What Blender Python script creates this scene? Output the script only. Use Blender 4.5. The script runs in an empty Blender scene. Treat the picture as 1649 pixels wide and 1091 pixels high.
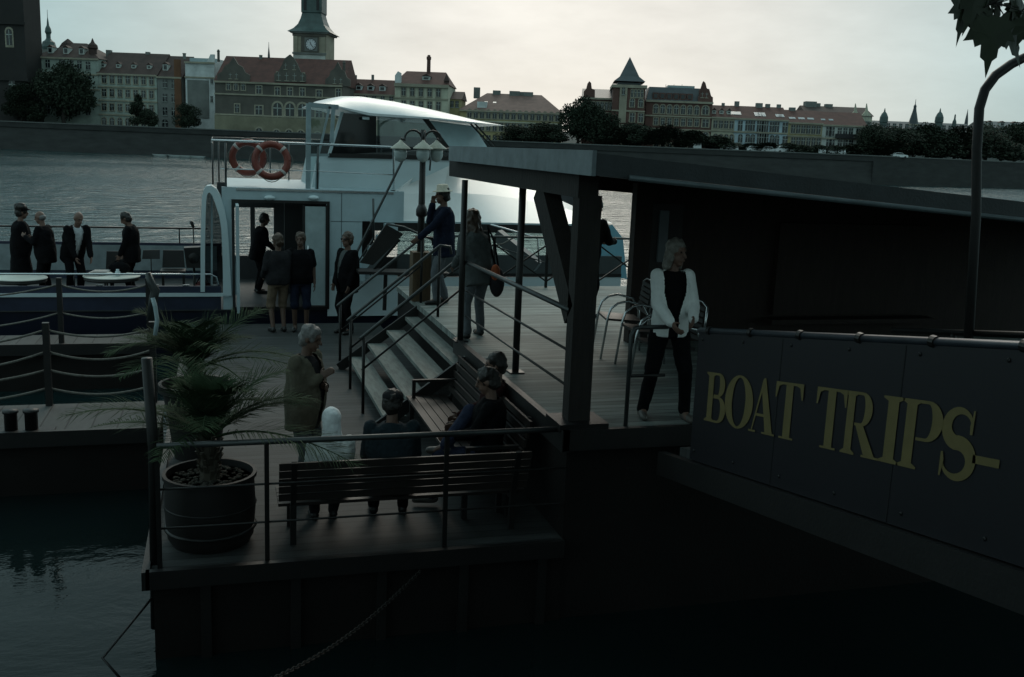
import bpy, bmesh, math, random
from mathutils import Vector as V, Matrix, noise as mnoise
random.seed(7)
R = math.radians
PI = math.pi
sc = bpy.context.scene
COL = sc.collection
# ------------------------------------------------------------------ camera maths (for laying out on real planes)
F = 1603.; CX = 824.5; CY = 545.5; CAMZ = 4.1
YAW = R(16.5); PITCH = R(10.8); ROLL = R(2.3)
CAMROT = Matrix.Rotation(-YAW, 3, 'Z') @ Matrix.Rotation(-PITCH, 3, 'X') @ Matrix.Rotation(-ROLL, 3, 'Y')
def ray(px, py): return CAMROT @ V(((px - CX) / F, 1.0, -(py - CY) / F))
def atY(px, py, y):
    d = ray(px, py); t = y / d.y
    return V((d.x * t, y, CAMZ + d.z * t))
def atX(px, py, x):
    d = ray(px, py); t = x / d.x
    return V((x, d.y * t, CAMZ + d.z * t))
def atZ(px, py, z):
    d = ray(px, py); t = (z - CAMZ) / d.z
    return V((d.x * t, d.y * t, z))
cam = bpy.data.cameras.new('camera'); camo = bpy.data.objects.new('camera', cam); COL.objects.link(camo)
cam.sensor_width = 36; cam.lens = 36 * F / 1649; cam.clip_end = 5000; cam.clip_start = .05
camo.matrix_world = Matrix.Translation((0, 0, CAMZ)) @ (CAMROT @ Matrix.Rotation(PI / 2, 3, 'X')).to_4x4()
sc.camera = camo
# ------------------------------------------------------------------ materials
MATS = {}
def mat(name, col, rough=.6, metal=0., var=.25, vscale=3., bump=0., bscale=40., stretch=(1, 1, 1), col2=None, spec=.5, planks=None, trans=0.):
    if name in MATS: return MATS[name]
    m = bpy.data.materials.new(name); MATS[name] = m; m.use_nodes = True
    nt = m.node_tree; n = nt.nodes; l = nt.links
    b = n['Principled BSDF']; b.inputs['Roughness'].default_value = rough; b.inputs['Metallic'].default_value = metal
    b.inputs['Specular IOR Level'].default_value = spec
    tc = n.new('ShaderNodeTexCoord'); mp = n.new('ShaderNodeMapping'); mp.inputs['Scale'].default_value = stretch
    l.new(tc.outputs['Object'], mp.inputs['Vector'])
    nz = n.new('ShaderNodeTexNoise'); nz.inputs['Scale'].default_value = vscale; nz.inputs['Detail'].default_value = 6; nz.inputs['Roughness'].default_value = .65
    l.new(mp.outputs['Vector'], nz.inputs['Vector'])
    mx = n.new('ShaderNodeMix'); mx.data_type = 'RGBA'
    c2 = col2 or tuple(c * (1 + var) for c in col)
    c1 = col if col2 else tuple(c * (1 - var) for c in col)
    mx.inputs['A'].default_value = (*c1, 1); mx.inputs['B'].default_value = (*c2, 1)
    rp = n.new('ShaderNodeMapRange'); rp.inputs['From Min'].default_value = .3; rp.inputs['From Max'].default_value = .7
    l.new(nz.outputs['Fac'], rp.inputs['Value']); l.new(rp.outputs['Result'], mx.inputs['Factor'])
    out = mx.outputs['Result']
    hgt = None
    if planks:
        ax, w = planks
        sp = n.new('ShaderNodeSeparateXYZ'); l.new(tc.outputs['Object'], sp.inputs[0])
        dv = n.new('ShaderNodeMath'); dv.operation = 'DIVIDE'; dv.inputs[1].default_value = w; l.new(sp.outputs[ax], dv.inputs[0])
        fr = n.new('ShaderNodeMath'); fr.operation = 'FRACT'; l.new(dv.outputs[0], fr.inputs[0])
        fl = n.new('ShaderNodeMath'); fl.operation = 'FLOOR'; l.new(dv.outputs[0], fl.inputs[0])
        wn = n.new('ShaderNodeTexWhiteNoise'); wn.noise_dimensions = '1D'; l.new(fl.outputs[0], wn.inputs['W'])
        gp = n.new('ShaderNodeMath'); gp.operation = 'GREATER_THAN'; gp.inputs[1].default_value = .07; l.new(fr.outputs[0], gp.inputs[0])
        mr = n.new('ShaderNodeMapRange'); mr.inputs['To Min'].default_value = .62; mr.inputs['To Max'].default_value = 1.15; l.new(wn.outputs['Value'], mr.inputs['Value'])
        mu = n.new('ShaderNodeMath'); mu.operation = 'MULTIPLY'; l.new(mr.outputs[0], mu.inputs[0]); l.new(gp.outputs[0], mu.inputs[1])
        ad = n.new('ShaderNodeMath'); ad.operation = 'ADD'; ad.inputs[1].default_value = .08; l.new(mu.outputs[0], ad.inputs[0])
        m2 = n.new('ShaderNodeVectorMath'); m2.operation = 'SCALE'; l.new(out, m2.inputs[0]); l.new(ad.outputs[0], m2.inputs['Scale'])
        out = m2.outputs[0]; hgt = gp.outputs[0]
    l.new(out, b.inputs['Base Color'])
    if bump or hgt is not None:
        bp = n.new('ShaderNodeBump'); bp.inputs['Strength'].default_value = bump or .3
        if hgt is not None:
            bp.inputs['Distance'].default_value = .01; l.new(hgt, bp.inputs['Height'])
        else:
            nb = n.new('ShaderNodeTexNoise'); nb.inputs['Scale'].default_value = bscale; nb.inputs['Detail'].default_value = 4
            l.new(mp.outputs['Vector'], nb.inputs['Vector']); l.new(nb.outputs['Fac'], bp.inputs['Height']); bp.inputs['Distance'].default_value = .02
        l.new(bp.outputs['Normal'], b.inputs['Normal'])
    if trans: b.inputs['Transmission Weight'].default_value = trans
    return m
def glass(name, tint=(.8, .9, .9), alpha=.75, rough=.02):
    if name in MATS: return MATS[name]
    m = bpy.data.materials.new(name); MATS[name] = m; m.use_nodes = True
    nt = m.node_tree; n = nt.nodes; l = nt.links; n.remove(n['Principled BSDF'])
    t = n.new('ShaderNodeBsdfTransparent'); t.inputs['Color'].default_value = (*tint, 1)
    g = n.new('ShaderNodeBsdfGlossy'); g.inputs['Roughness'].default_value = rough
    fr = n.new('ShaderNodeFresnel'); fr.inputs['IOR'].default_value = 1.5
    mr = n.new('ShaderNodeMath'); mr.operation = 'ADD'; mr.inputs[1].default_value = 1 - alpha - .04 if alpha < .96 else 0
    mr.use_clamp = True
    l.new(fr.outputs[0], mr.inputs[0])
    mx = n.new('ShaderNodeMixShader'); l.new(mr.outputs[0], mx.inputs[0]); l.new(t.outputs[0], mx.inputs[1]); l.new(g.outputs[0], mx.inputs[2])
    l.new(mx.outputs[0], n['Material Output'].inputs['Surface'])
    return m
# ------------------------------------------------------------------ mesh helper
class MB:
    def __init__(s): s.v = []; s.f = []; s.m = []
    def add(s, vs, fs, mi=0):
        o = len(s.v); s.v += [V(p) for p in vs]; s.f += [tuple(i + o for i in f) for f in fs]; s.m += [mi] * len(fs); return s
    def hexa(s, p, mi=0):  # 8 corners: bottom 4 ccw, top 4 ccw
        return s.add(p, [(3, 2, 1, 0), (4, 5, 6, 7), (0, 1, 5, 4), (1, 2, 6, 5), (2, 3, 7, 6), (3, 0, 4, 7)], mi)
    def box(s, a, b, mi=0):
        (x0, y0, z0), (x1, y1, z1) = [min(i, j) for i, j in zip(a, b)], [max(i, j) for i, j in zip(a, b)]
        return s.hexa([(x0, y0, z0), (x1, y0, z0), (x1, y1, z0), (x0, y1, z0), (x0, y0, z1), (x1, y0, z1), (x1, y1, z1), (x0, y1, z1)], mi)
    def bar(s, a, b, w, h, up=(0, 0, 1), mi=0):
        a, b = V(a), V(b); d = (b - a).normalized(); u = V(up)
        if abs(d.dot(u)) > .98: u = V((0, 1, 0))
        r = d.cross(u).normalized() * (w / 2); u = r.cross(d).normalized() * (h / 2)
        return s.hexa([a - r - u, a + r - u, b + r - u, b - r - u, a - r + u, a + r + u, b + r + u, b - r + u], mi)
    def tube(s, pts, r, n=8, mi=0, cap=True):
        pts = [V(p) for p in pts]; rs = r if isinstance(r, (list, tuple)) else [r] * len(pts)
        o = len(s.v); pr = None
        for i, p in enumerate(pts):
            d = (pts[min(i + 1, len(pts) - 1)] - pts[max(i - 1, 0)])
            d = d.normalized() if d.length > 1e-9 else V((0, 0, 1))
            if pr is None:
                u = V((0, 0, 1)) if abs(d.z) < .9 else V((1, 0, 0)); pr = d.cross(u).normalized()
            pr = (pr - d * pr.dot(d)).normalized(); q = d.cross(pr)
            for k in range(n):
                a = 2 * PI * k / n; s.v.append(p + (pr * math.cos(a) + q * math.sin(a)) * rs[i])
        for i in range(len(pts) - 1):
            for k in range(n):
                k2 = (k + 1) % n; s.f.append((o + i * n + k, o + i * n + k2, o + i * n + n + k2, o + i * n + n + k)); s.m.append(mi)
        if cap:
            s.f.append(tuple(o + k for k in reversed(range(n)))); s.m.append(mi)
            s.f.append(tuple(o + (len(pts) - 1) * n + k for k in range(n))); s.m.append(mi)
        return s
    def cap(s, a, b, ra, rb, n=10):  # tapered capsule
        a, b = V(a), V(b); d = (b - a)
        d = d.normalized() if d.length > 1e-6 else V((0, 0, 1))
        pts = []; rs = []
        for t in (90, 60, 30): pts.append(a - d * ra * math.sin(R(t)) * .999); rs.append(max(ra * math.cos(R(t)), ra * .03))
        pts += [a, b]; rs += [ra, rb]
        for t in (30, 60, 90): pts.append(b + d * rb * math.sin(R(t)) * .999); rs.append(max(rb * math.cos(R(t)), rb * .03))
        return s.tube(pts, rs, n)
    def loft(s, secs, n=18):  # secs: (centre, rx, ry, right, fwd)
        o = len(s.v)
        for c, rx, ry, rt, fw in secs:
            for k in range(n):
                a = 2 * PI * k / n
                ca, sa = math.cos(a), math.sin(a)
                sx = math.copysign(abs(ca) ** .85, ca); sy = math.copysign(abs(sa) ** .85, sa)
                s.v.append(V(c) + rt * (rx * sx) + fw * (ry * sy))
        L = len(secs)
        for i in range(L - 1):
            for k in range(n):
                k2 = (k + 1) % n; s.f.append((o + i * n + k, o + i * n + k2, o + i * n + n + k2, o + i * n + n + k)); s.m.append(0)
        s.f.append(tuple(o + k for k in reversed(range(n)))); s.m.append(0)
        s.f.append(tuple(o + (L - 1) * n + k for k in range(n))); s.m.append(0)
        return s
    def lathe(s, prof, c=(0, 0, 0), n=24, mi=0, rot=None, cap=True):  # prof: (r,z)
        o = len(s.v); c = V(c)
        for r, z in prof:
            for k in range(n):
                a = 2 * PI * k / n; p = V((r * math.cos(a), r * math.sin(a), z))
                s.v.append(c + (rot @ p if rot else p))
        for i in range(len(prof) - 1):
            for k in range(n):
                k2 = (k + 1) % n; s.f.append((o + i * n + k, o + i * n + k2, o + i * n + n + k2, o + i * n + n + k)); s.m.append(mi)
        if cap and prof[0][0] > 1e-4: s.f.append(tuple(o + k for k in reversed(range(n)))); s.m.append(mi)
        if cap and prof[-1][0] > 1e-4: s.f.append(tuple(o + (len(prof) - 1) * n + k for k in range(n))); s.m.append(mi)
        return s
    def ell(s, c, rx, ry, rz, rot=None, n=14, m=9):
        pr = [(max(math.sin(PI * i / m), 1e-5), -math.cos(PI * i / m)) for i in range(m + 1)]
        o = len(s.v); s.lathe(pr, (0, 0, 0), n)
        for i in range(o, len(s.v)):
            p = s.v[i]; p = V((p.x * rx, p.y * ry, p.z * rz))
            s.v[i] = V(c) + (rot @ p if rot else p)
        return s
    def prism(s, poly, depth, frame, mi=0):  # poly in (u,w); frame=(origin,u,w,n): extruded along n by depth
        o_, u, w, nn = [V(q) for q in frame]; k = len(poly)
        a = [o_ + u * p[0] + w * p[1] for p in poly]; b = [p + nn * depth for p in a]
        return s.add(a + b, [tuple(range(k)), tuple(reversed(range(k, 2 * k)))] + [((i + 1) % k, i, i + k, (i + 1) % k + k) for i in range(k)], mi)
    def build(s, name, mats, parent=None, smooth=False, fix=True, auto=None):
        me = bpy.data.meshes.new(name)
        vs = s.v
        if parent is not None:
            inv = WM[parent.name].inverted(); vs = [inv @ p for p in s.v]
        me.from_pydata([tuple(p) for p in vs], [], s.f)
        mats = mats if isinstance(mats, (list, tuple)) else [mats]
        for m in mats: me.materials.append(m)
        me.polygons.foreach_set('material_index', s.m)
        if fix:
            bm = bmesh.new(); bm.from_mesh(me); bmesh.ops.recalc_face_normals(bm, faces=bm.faces); bm.to_mesh(me); bm.free()
        if smooth:
            me.shade_smooth()
            if auto:
                me.set_sharp_from_angle(angle=R(auto))
        o = bpy.data.objects.new(name, me); COL.objects.link(o)
        if parent is not None: o.parent = parent; WM[o.name] = WM[parent.name]
        else: WM[o.name] = Matrix()
        return o
WM = {}
def tag(o, label=None, cat=None, group=None, kind=None):
    if label: o['label'] = label
    if cat: o['category'] = cat
    if group: o['group'] = group
    if kind: o['kind'] = kind
    return o
def thing(name, label, cat, loc=(0, 0, 0), rz=0., group=None):
    o = bpy.data.objects.new(name, None); COL.objects.link(o); o.empty_display_size = .2
    o.location = loc; o.rotation_euler = (0, 0, rz)
    WM[o.name] = Matrix.Translation(loc) @ Matrix.Rotation(rz, 4, 'Z')
    return tag(o, label, cat, group)
def copy_tree(o, parent=None):
    c = o.copy(); COL.objects.link(c)
    WM[c.name] = WM.get(o.name, Matrix())
    if parent is not None: c.parent = parent
    for ch in [x for x in KIDS.get(o.name, [])] or list(o.children): copy_tree(ch, c)
    return c
KIDS = {}
X_, Y_, Z_ = V((1, 0, 0)), V((0, 1, 0)), V((0, 0, 1))
# palette
M_steel = mat('dark_steel', (.012, .0115, .011), .45, .3, bump=.1)
M_black = mat('black_paint', (.011, .010, .0095), .5, 0, bump=.1)
M_hull = mat('black_hull', (.011, .009, .008), .7, bump=.2, vscale=1.5, spec=.25)
M_white = mat('white_paint', (.54, .63, .65), .28, var=.06, vscale=1.2)
M_whitedull = mat('white_paint_worn', (.40, .50, .53), .4, var=.1, vscale=2)
M_chrome = mat('polished_steel', (.55, .57, .58), .22, .9, var=.08)
M_grayrail = mat('galvanised_rail', (.065, .07, .07), .4, .6, var=.2)
M_deck = mat('grey_deck_boards', (.035, .037, .036), .7, var=.45, vscale=2.2, planks=('Y', .14), stretch=(1, 6, 1), bump=.5)
M_deck2 = mat('pale_deck_boards', (.18, .20, .185), .75, var=.4, vscale=2.2, planks=('Y', .12), stretch=(1, 6, 1), bump=.5)
M_deckx = mat('walkway_boards', (.048, .049, .047), .7, vscale=2., planks=('X', .28), stretch=(5, 1, 1), bump=.5)
M_tread = mat('stair_tread_wood', (.155, .17, .155), .7, vscale=3, stretch=(7, 1, 1), var=.4, bump=.3)
M_timber = mat('dark_timber', (.02, .0165, .0145), .7, stretch=(4, 4, .6), vscale=5, bump=.4, bscale=14, spec=.3)
M_brownwood = mat('brown_boarding', (.026, .017, .0135), .65, stretch=(6, 6, 1), vscale=3, bump=.3, spec=.3)
M_benchwood = mat('varnished_bench_wood', (.014, .009, .007), .5, stretch=(3, 1, 6), vscale=4)
M_roofgrey = mat('grey_roof_sheet', (.065, .08, .085), .5, vscale=2.)
M_navy = mat('navy_paint', (.006, .009, .02), .3, var=.2)
M_signnavy = mat('navy_sign_board', (.0075, .0068, .010), .5, var=.15, vscale=2.)
M_yellow = mat('yellow_lettering', (.15, .115, .04), .6, var=.12, vscale=9)
M_orange = mat('orange_lifebuoy', (.16, .03, .018), .5, var=.25)
M_tape = mat('buoy_white_tape', (.38, .36, .34), .6, var=.15)
M_rope = mat('grey_rope', (.13, .125, .11), .9, var=.4, vscale=30)
M_rust = mat('rusty_chain', (.016, .013, .011), .7, .2, var=.4, vscale=20)
M_terra = mat('dark_planter', (.008, .0065, .006), .6, var=.3)
M_soil = mat('potting_soil', (.05, .045, .035), .95, var=.8, vscale=40, bump=.8)
M_palm = mat('palm_leaf', (.034, .055, .028), .85, var=.5, vscale=2.5, spec=.1)
M_palmstem = mat('palm_stem', (.06, .05, .035), .8, var=.4)
M_glassdark = mat('dark_window_glass', (.006, .008, .009), .08, var=.1)
M_glass = glass('clear_window_glass', (.62, .74, .75), .93)
M_glassgrey = glass('grey_tinted_glass', (.42, .5, .52), .9)
M_glasssmoke = glass('smoked_glass', (.16, .19, .20), .9)
M_bowsky = mat('bow_glass_painted_sky', (.12, .30, .38), .15, var=.12, vscale=1.)  # blue base colour paints the sky's reflection in the bow glass
M_greyband = mat('grey_hull_band', (.06, .07, .072), .4, var=.15)
# ------------------------------------------------------------------ people
M_skin = mat('skin', (.15, .085, .062), .55, var=.12, vscale=6)
M_skinb = mat('skin_tanned', (.11, .064, .046), .55, var=.12, vscale=6)
def cloth(name, col, var=.22): return mat(name, col, .9, var=var, vscale=9, bump=.6, bscale=22, spec=.08)
C_black = cloth('black_cloth', (.006, .006, .007)); C_navy = cloth('navy_cloth', (.012, .016, .03)); C_char = cloth('charcoal_cloth', (.022, .022, .024))
C_tan = cloth('tan_linen', (.11, .10, .075)); C_white = cloth('white_linen', (.76, .78, .76), .06); C_grey = cloth('grey_knit', (.085, .095, .095))
C_jean = cloth('blue_denim', (.028, .034, .06)); C_greyjean = cloth('grey_trousers', (.11, .12, .13)); C_khaki = cloth('khaki_cotton', (.16, .12, .085))
C_teal = cloth('dark_teal_shirt', (.02, .03, .036)); C_red = cloth('dark_red_wool', (.028, .010, .010)); C_scarf = cloth('white_headscarf', (.84, .87, .88), .05)
C_shirt = cloth('pale_shirt', (.5, .53, .55)); C_straw = mat('straw_hat', (.55, .5, .4), .8, var=.15, vscale=30, bump=.4)
H_dark = mat('dark_hair', (.012, .009, .007), .5, var=.4, vscale=30, bump=.5); H_brown = mat('brown_hair', (.05, .03, .018), .5, var=.4, vscale=30, bump=.5)
H_grey = mat('grey_hair', (.16, .155, .15), .6, var=.3, vscale=30, bump=.5); H_blond = mat('fair_hair', (.15, .14, .12), .5, var=.3, vscale=30, bump=.5)
M_shoe = mat('black_shoe', (.012, .011, .01), .4); M_shoelight = mat('pale_shoe', (.09, .08, .07), .5); M_eye = mat('dark_eye', (.02, .015, .012), .2)
def remesh(mb, name, m, parent, vox=.014, smooth=6, cut=None, fold=0., ff=9.):
    me = bpy.data.meshes.new(name); me.from_pydata([tuple(p) for p in mb.v], [], mb.f)
    bm = bmesh.new(); bm.from_mesh(me); bmesh.ops.recalc_face_normals(bm, faces=bm.faces); bm.to_mesh(me); bm.free()
    o = bpy.data.objects.new(name, me); COL.objects.link(o)
    md = o.modifiers.new('r', 'REMESH'); md.mode = 'VOXEL'; md.voxel_size = vox
    ms = o.modifiers.new('s', 'SMOOTH'); ms.iterations = smooth; ms.factor = .5
    dg = bpy.context.evaluated_depsgraph_get()
    me2 = bpy.data.meshes.new_from_object(o.evaluated_get(dg)); me2.name = name
    bpy.data.objects.remove(o); bpy.data.meshes.remove(me)
    if fold:
        sd_ = V((random.uniform(0, 50), random.uniform(0, 50), 0)); nr = [v.normal.copy() for v in me2.vertices]
        for v, q in zip(me2.vertices, nr):
            c_ = v.co + sd_; a_ = mnoise.noise(V((c_.x * ff, c_.y * ff, c_.z * ff * .7))) + .6 * abs(mnoise.noise(V((c_.x * ff * 2.1, c_.y * ff * 2.1, c_.z * ff * 1.4)))) - .15
            v.co += q * (fold * max(0, a_ + .3))
    if cut:
        bm = bmesh.new(); bm.from_mesh(me2)
        bmesh.ops.delete(bm, geom=[f for f in bm.faces if cut(f.calc_center_median())], context='FACES')
        bm.to_mesh(me2); bm.free()
    me2.materials.clear(); me2.materials.append(m); me2.shade_smooth()
    o = bpy.data.objects.new(name, me2); COL.objects.link(o); o.parent = parent; WM[o.name] = WM[parent.name]
    return o
def ik(a, b, l1, l2, hint):
    d = b - a; L = min(d.length, (l1 + l2) * .995); dn = d.normalized()
    h = V(hint); h = h - dn * h.dot(dn)
    h = h.normalized() if h.length > 1e-4 else V((0, 0, 1))
    x = (l1 * l1 - l2 * l2 + L * L) / (2 * L); y = math.sqrt(max(l1 * l1 - x * x, 0))
    return a + dn * x + h * y, a + dn * L
def person(label, loc, face, h=1.75, hip=.93, lean=0., side=0., lh=None, rh=None, lf=None, rf=None, headyaw=0., headpitch=0., elb=(0, -1, -.2), knee=(0, 1, .1),
           top=('jacket', None, 'long', 0.), inner=None, bottom=('trousers', None), shoes=None, hair=('short', None), hat=None, skin=None, glasses=False, vox=.015, belly=0., bulk=1.17, wide=1.04, hands=True, hs=1.):
    """local frame: x right, y ahead, z up, metres for a 1.75 m body; face = heading in degrees (0 away along +Y, 90 towards -X)"""
    k = h / 1.75
    t = thing('person', label, 'person', loc, R(face))
    t.scale = (k, k, k); W0 = WM[t.name]; WM[t.name] = Matrix()  # local coordinates below
    skin = skin or M_skin
    p = V((0, 0, hip))
    up = (Matrix.Rotation(R(-lean), 3, 'X') @ Matrix.Rotation(R(side), 3, 'Y')) @ Z_
    rt = X_; fw = up.cross(rt) * -1
    fw = (Y_ - up * Y_.dot(up)).normalized(); rt = fw.cross(up)
    nk = p + up * .53
    sh = {s: p + up * .485 + rt * (.18 * s * wide) for s in (-1, 1)}
    hp = {s: p + rt * (.09 * s) - Z_ * .02 for s in (-1, 1)}
    hands_ = {-1: V(lh or (-.25, .04, hip - .12)), 1: V(rh or (.25, .04, hip - .12))}
    feet = {-1: V(lf or (-.1, 0, 0)), 1: V(rf or (.1, 0, 0))}
    el, wr, kn, an = {}, {}, {}, {}
    for s in (-1, 1):
        e = V(elb) + V((.35 * s, 0, 0))
        el[s], wr[s] = ik(sh[s], hands_[s], .285, .265, e)
        kn[s], an[s] = ik(hp[s], feet[s] + Z_ * .085, .43, .42, V(knee) + V((.12 * s, 0, 0)))
    HR = Matrix.Rotation(R(headyaw), 3, 'Z') @ Matrix.Rotation(R(-headpitch), 3, 'X')
    hd = nk + up * .06 + HR @ V((0, .025, .125))
    H = lambda x, y, z: hd + HR @ V((x, y, z))
    # --- body (skin), one continuous mesh
    b = MB()
    def torso(mb, g=0., z0=-.06, z1=.53, neck=True):
        q = [(-.06, .155, .115), (.04, .165 + .3 * belly, .12 + belly), (.16, .152 + .4 * belly, .108 + 1.3 * belly), (.29, .168 * wide, .115 + .5 * belly), (.40, .182 * wide, .118), (.47, .165 * wide, .095), (.51, .11, .075), (.54, .06, .058)]
        mb.loft([(p + up * u + fw * (.5 * belly if .0 < u < .35 else 0), a + g, c + g, rt, fw) for u, a, c in q if z0 <= u <= z1 + .02])
    torso(b, -.022)
    b.cap(nk - up * .03, H(0, -.02, -.06), .056, .052)
    b.ell(H(0, -.012, .02), .076, .096, .098, HR); b.ell(H(0, .012, -.055), .058, .075, .068, HR)
    b.ell(H(0, .052, -.105), .03, .028, .024, HR)                         # chin
    b.cap(H(0, .088, .012), H(0, .108, -.03), .009, .017, 8); b.ell(H(0, .078, .032), .042, .014, .012, HR)   # nose, brow
    b.ell(H(0, .085, -.068), .027, .014, .011, HR)                        # lips
    for s in (-1, 1):
        b.ell(H(.077 * s, -.012, -.01), .011, .023, .033, HR)             # ears
        b.cap(sh[s], el[s], .05, .041); b.cap(el[s], wr[s], .041, .027)
        b.cap(hp[s], kn[s], .085, .055); b.cap(kn[s], an[s], .055, .038); b.cap(an[s], feet[s] + V((0, .1, .035)), .036, .03)
        if hands:
            d = (wr[s] - el[s]).normalized()
            inw = V((-s, .15, 0)); inw = (inw - d * inw.dot(d)).normalized(); acr = d.cross(inw).normalized()
            if acr.z < 0 and abs(acr.z) > .3: acr = -acr
            pc = wr[s] + d * .05
            b.ell(pc, .016, .04, .052, Matrix((inw, acr, d)).transposed())
            for j, (off, ln) in enumerate(((-.030, .062), (-.010, .075), (.010, .080), (.030, .072))):
                a0 = wr[s] + d * .085 + acr * off; a1 = a0 + (d + inw * .25).normalized() * ln * .55; a2 = a1 + (d + inw * 1.0).normalized() * ln * .5
                b.cap(a0, a1, .0095, .009, 6); b.cap(a1, a2, .009, .0075, 6)
            t0 = wr[s] + d * .03 + acr * .03; t1 = t0 + (acr + d * .8 + inw * .4).normalized() * .04; b.cap(t0, t1, .012, .0105, 6); b.cap(t1, t1 + (d + inw * .5 + acr * .2).normalized() * .032, .0105, .009, 6)
    remesh(b, 'body', skin, t, min(vox * .75, .011), 2)
    # eyes
    e = MB()
    for s in (-1, 1):
        e.ell(H(.031 * s, .079, .012), .013, .008, .008, HR, 8, 6)
    e.build('eyes', M_eye, t, True)
    # --- clothes
    def jacket(name, m, g, sleeve, zlo, open_w=0.):
        j = MB()
        q = [(zlo, .172, .128), (.04, .176 + .3 * belly, .13 + belly), (.16, .162 + .4 * belly, .12 + 1.3 * belly), (.29, .18 * wide, .127 + .5 * belly), (.40, .194 * wide, .13), (.465, .18 * wide, .108), (.505, .125, .085), (.535, .078, .07)]
        j.loft([(p + up * u + fw * (.5 * belly if .0 < u < .35 else 0), (a + g) * (bulk if u < .35 else 1 + (bulk - 1) * .3), (c + g) * bulk, rt, fw) for u, a, c in q])
        for s in (-1, 1):
            j.cap(sh[s] - rt * s * .01, el[s] if sleeve != 'short' else sh[s].lerp(el[s], .75), .064 + g, .053 + g)
            if sleeve == 'long': j.cap(el[s], wr[s].lerp(el[s], .04), .053 + g, .041 + g)
        pass
        nkc = p + up * .545
        def cut(c):
            l = c - p; u = l.dot(up); f = l.dot(fw); x = l.dot(rt)
            if (c - nkc).length < .066 + g: return True
            if open_w and f > .03 and abs(x) < open_w * (.55 + 1.2 * max(0, u - .1) / .4 if open_w < .2 else 1) and u < .56 and (abs(x) < .11): return True
            return False
        return remesh(j, name, m, t, vox, 5, cut, .0 if name == 'shirt' and g < 0 else .009 if name == 'blazer' else .014)
    name, m, sl, ow = top
    if inner: jacket('shirt', inner, -.014, 'none', -.05)
    jacket(name, m, .006, sl, -.2 if name in ('jacket', 'coat') and hip > .7 else (-.1 if name == 'blazer' else -.06), ow)
    kind, m2 = bottom
    q = MB()
    if kind == 'skirt':
        q.loft([(p + up * .08, .165, .125, rt, fw), (p - Z_ * .1, .2, .16, rt, fw), (V((0, feet[1].y * .3, hip - .45)), .24, .2, X_, Y_), (V((0, feet[1].y * .3, .25)), .3, .26, X_, Y_)])
    else:
        q.loft([(p - Z_ * .1, .14, .11, rt, fw), (p - up * .04, .162, .118, rt, fw), (p + up * .09, .145 + .3 * belly, .098 + belly, rt, fw)])
        for s in (-1, 1):
            q.cap(hp[s], kn[s], .098, .072)
            if kind == 'shorts': q.cap(kn[s], kn[s].lerp(an[s], .05), .08, .08)
            else: q.cap(kn[s], an[s].lerp(kn[s], .02), .07, .056)
    remesh(q, kind, m2, t, vox, 4, None, .013)
    for s in (-1, 1):
        c = MB(); f = feet[s]; hd_ = V((.12 * s, 1, 0)).normalized()
        c.cap(f + V((0, -.02, .045)), f + hd_ * .16 + V((0, 0, .03)), .048, .036); c.ell(f + V((0, 0, .06)), .045, .06, .06)
        remesh(c, 'shoe', shoes or M_shoe, t, .014, 2)
    # --- hair, hats
    style, hm = hair
    g = MB()
    if style in ('short', 'long', 'bob', 'big'):
        g.ell(H(0, -.022, .04), .088 * hs, .1 * hs, .092 * hs, HR); g.ell(H(0, -.05, -.02), .082 * hs, .072 * hs, .085, HR)
        if style in ('long', 'bob'):
            for s in (-1, 1): g.cap(H(.06 * s * hs, -.02, .02), H(.075 * s * hs, -.02, -.14 if style == 'bob' else -.2), .035, .03)
            g.cap(H(0, -.06, 0), H(0, -.07, -.18 if style == 'bob' else -.27), .07, .055)
        if style == 'big': g.ell(H(0, -.03, .09), .1, .11, .09, HR)
        remesh(g, 'hair', hm, t, .012, 3, lambda c: (HR.transposed() @ (c - hd)).y > .06 and (HR.transposed() @ (c - hd)).z < .06, .02, 24.)
    elif style == 'fringe':  # bald crown with a ring of hair
        g.ell(H(0, -.04, -.01), .083, .085, .07, HR); remesh(g, 'hair', hm, t, .012, 3, lambda c: (HR.transposed() @ (c - hd)).y > .03 or (HR.transposed() @ (c - hd)).z > .045)
    elif style == 'scarf':
        g.ell(H(0, -.012, .025), .098, .115, .118, HR); g.cap(H(0, -.02, 0), H(0, -.03, -.13), .096, .096); g.cap(H(0, -.03, -.11), nk - up * .04 - fw * .02, .096, .115); g.cap(nk - up * .03 + rt * .05, nk - up * .08 + rt * .13, .075, .06); g.cap(nk - up * .03 - rt * .05, nk - up * .08 - rt * .13, .075, .06)
        remesh(g, 'headscarf', hm, t, .013, 5, lambda c: (HR.transposed() @ (c - hd)).y > .085 and abs((c - hd).x) < .07 and -.09 < (c - hd).z < .08, .012, 14.)
    if hat:
        style, hm = hat; g = MB()
        if style == 'brim':
            g.lathe([(.0001, .125), (.06, .128), (.085, .115), (.094, .04), (.15, .028), (.152, .02), (.094, .026), (.0001, .03)], H(0, -.01, .03), 20, rot=HR)
        else:
            g.ell(H(0, -.012, .065), .1, .118, .062, HR); g.ell(H(0, .1, .06), .07, .06, .012, HR); g.lathe([(.098, 0), (.1, .04), (.098, .045)], H(0, -.012, .03), 18, rot=HR)
        g.build('hat', hm, t, True)
    if glasses:
        g = MB()
        for s in (-1, 1): g.ell(H(.034 * s, .092, .012), .027, .008, .02, HR, 10, 6); g.bar(H(.06 * s, .085, .016), H(.08 * s, -.02, .012), .006, .008)
        g.build('sunglasses', M_black, t, True)
    WM[t.name] = W0 @ Matrix.Scale(k, 4)
    return t
PEOPLE = True
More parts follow.
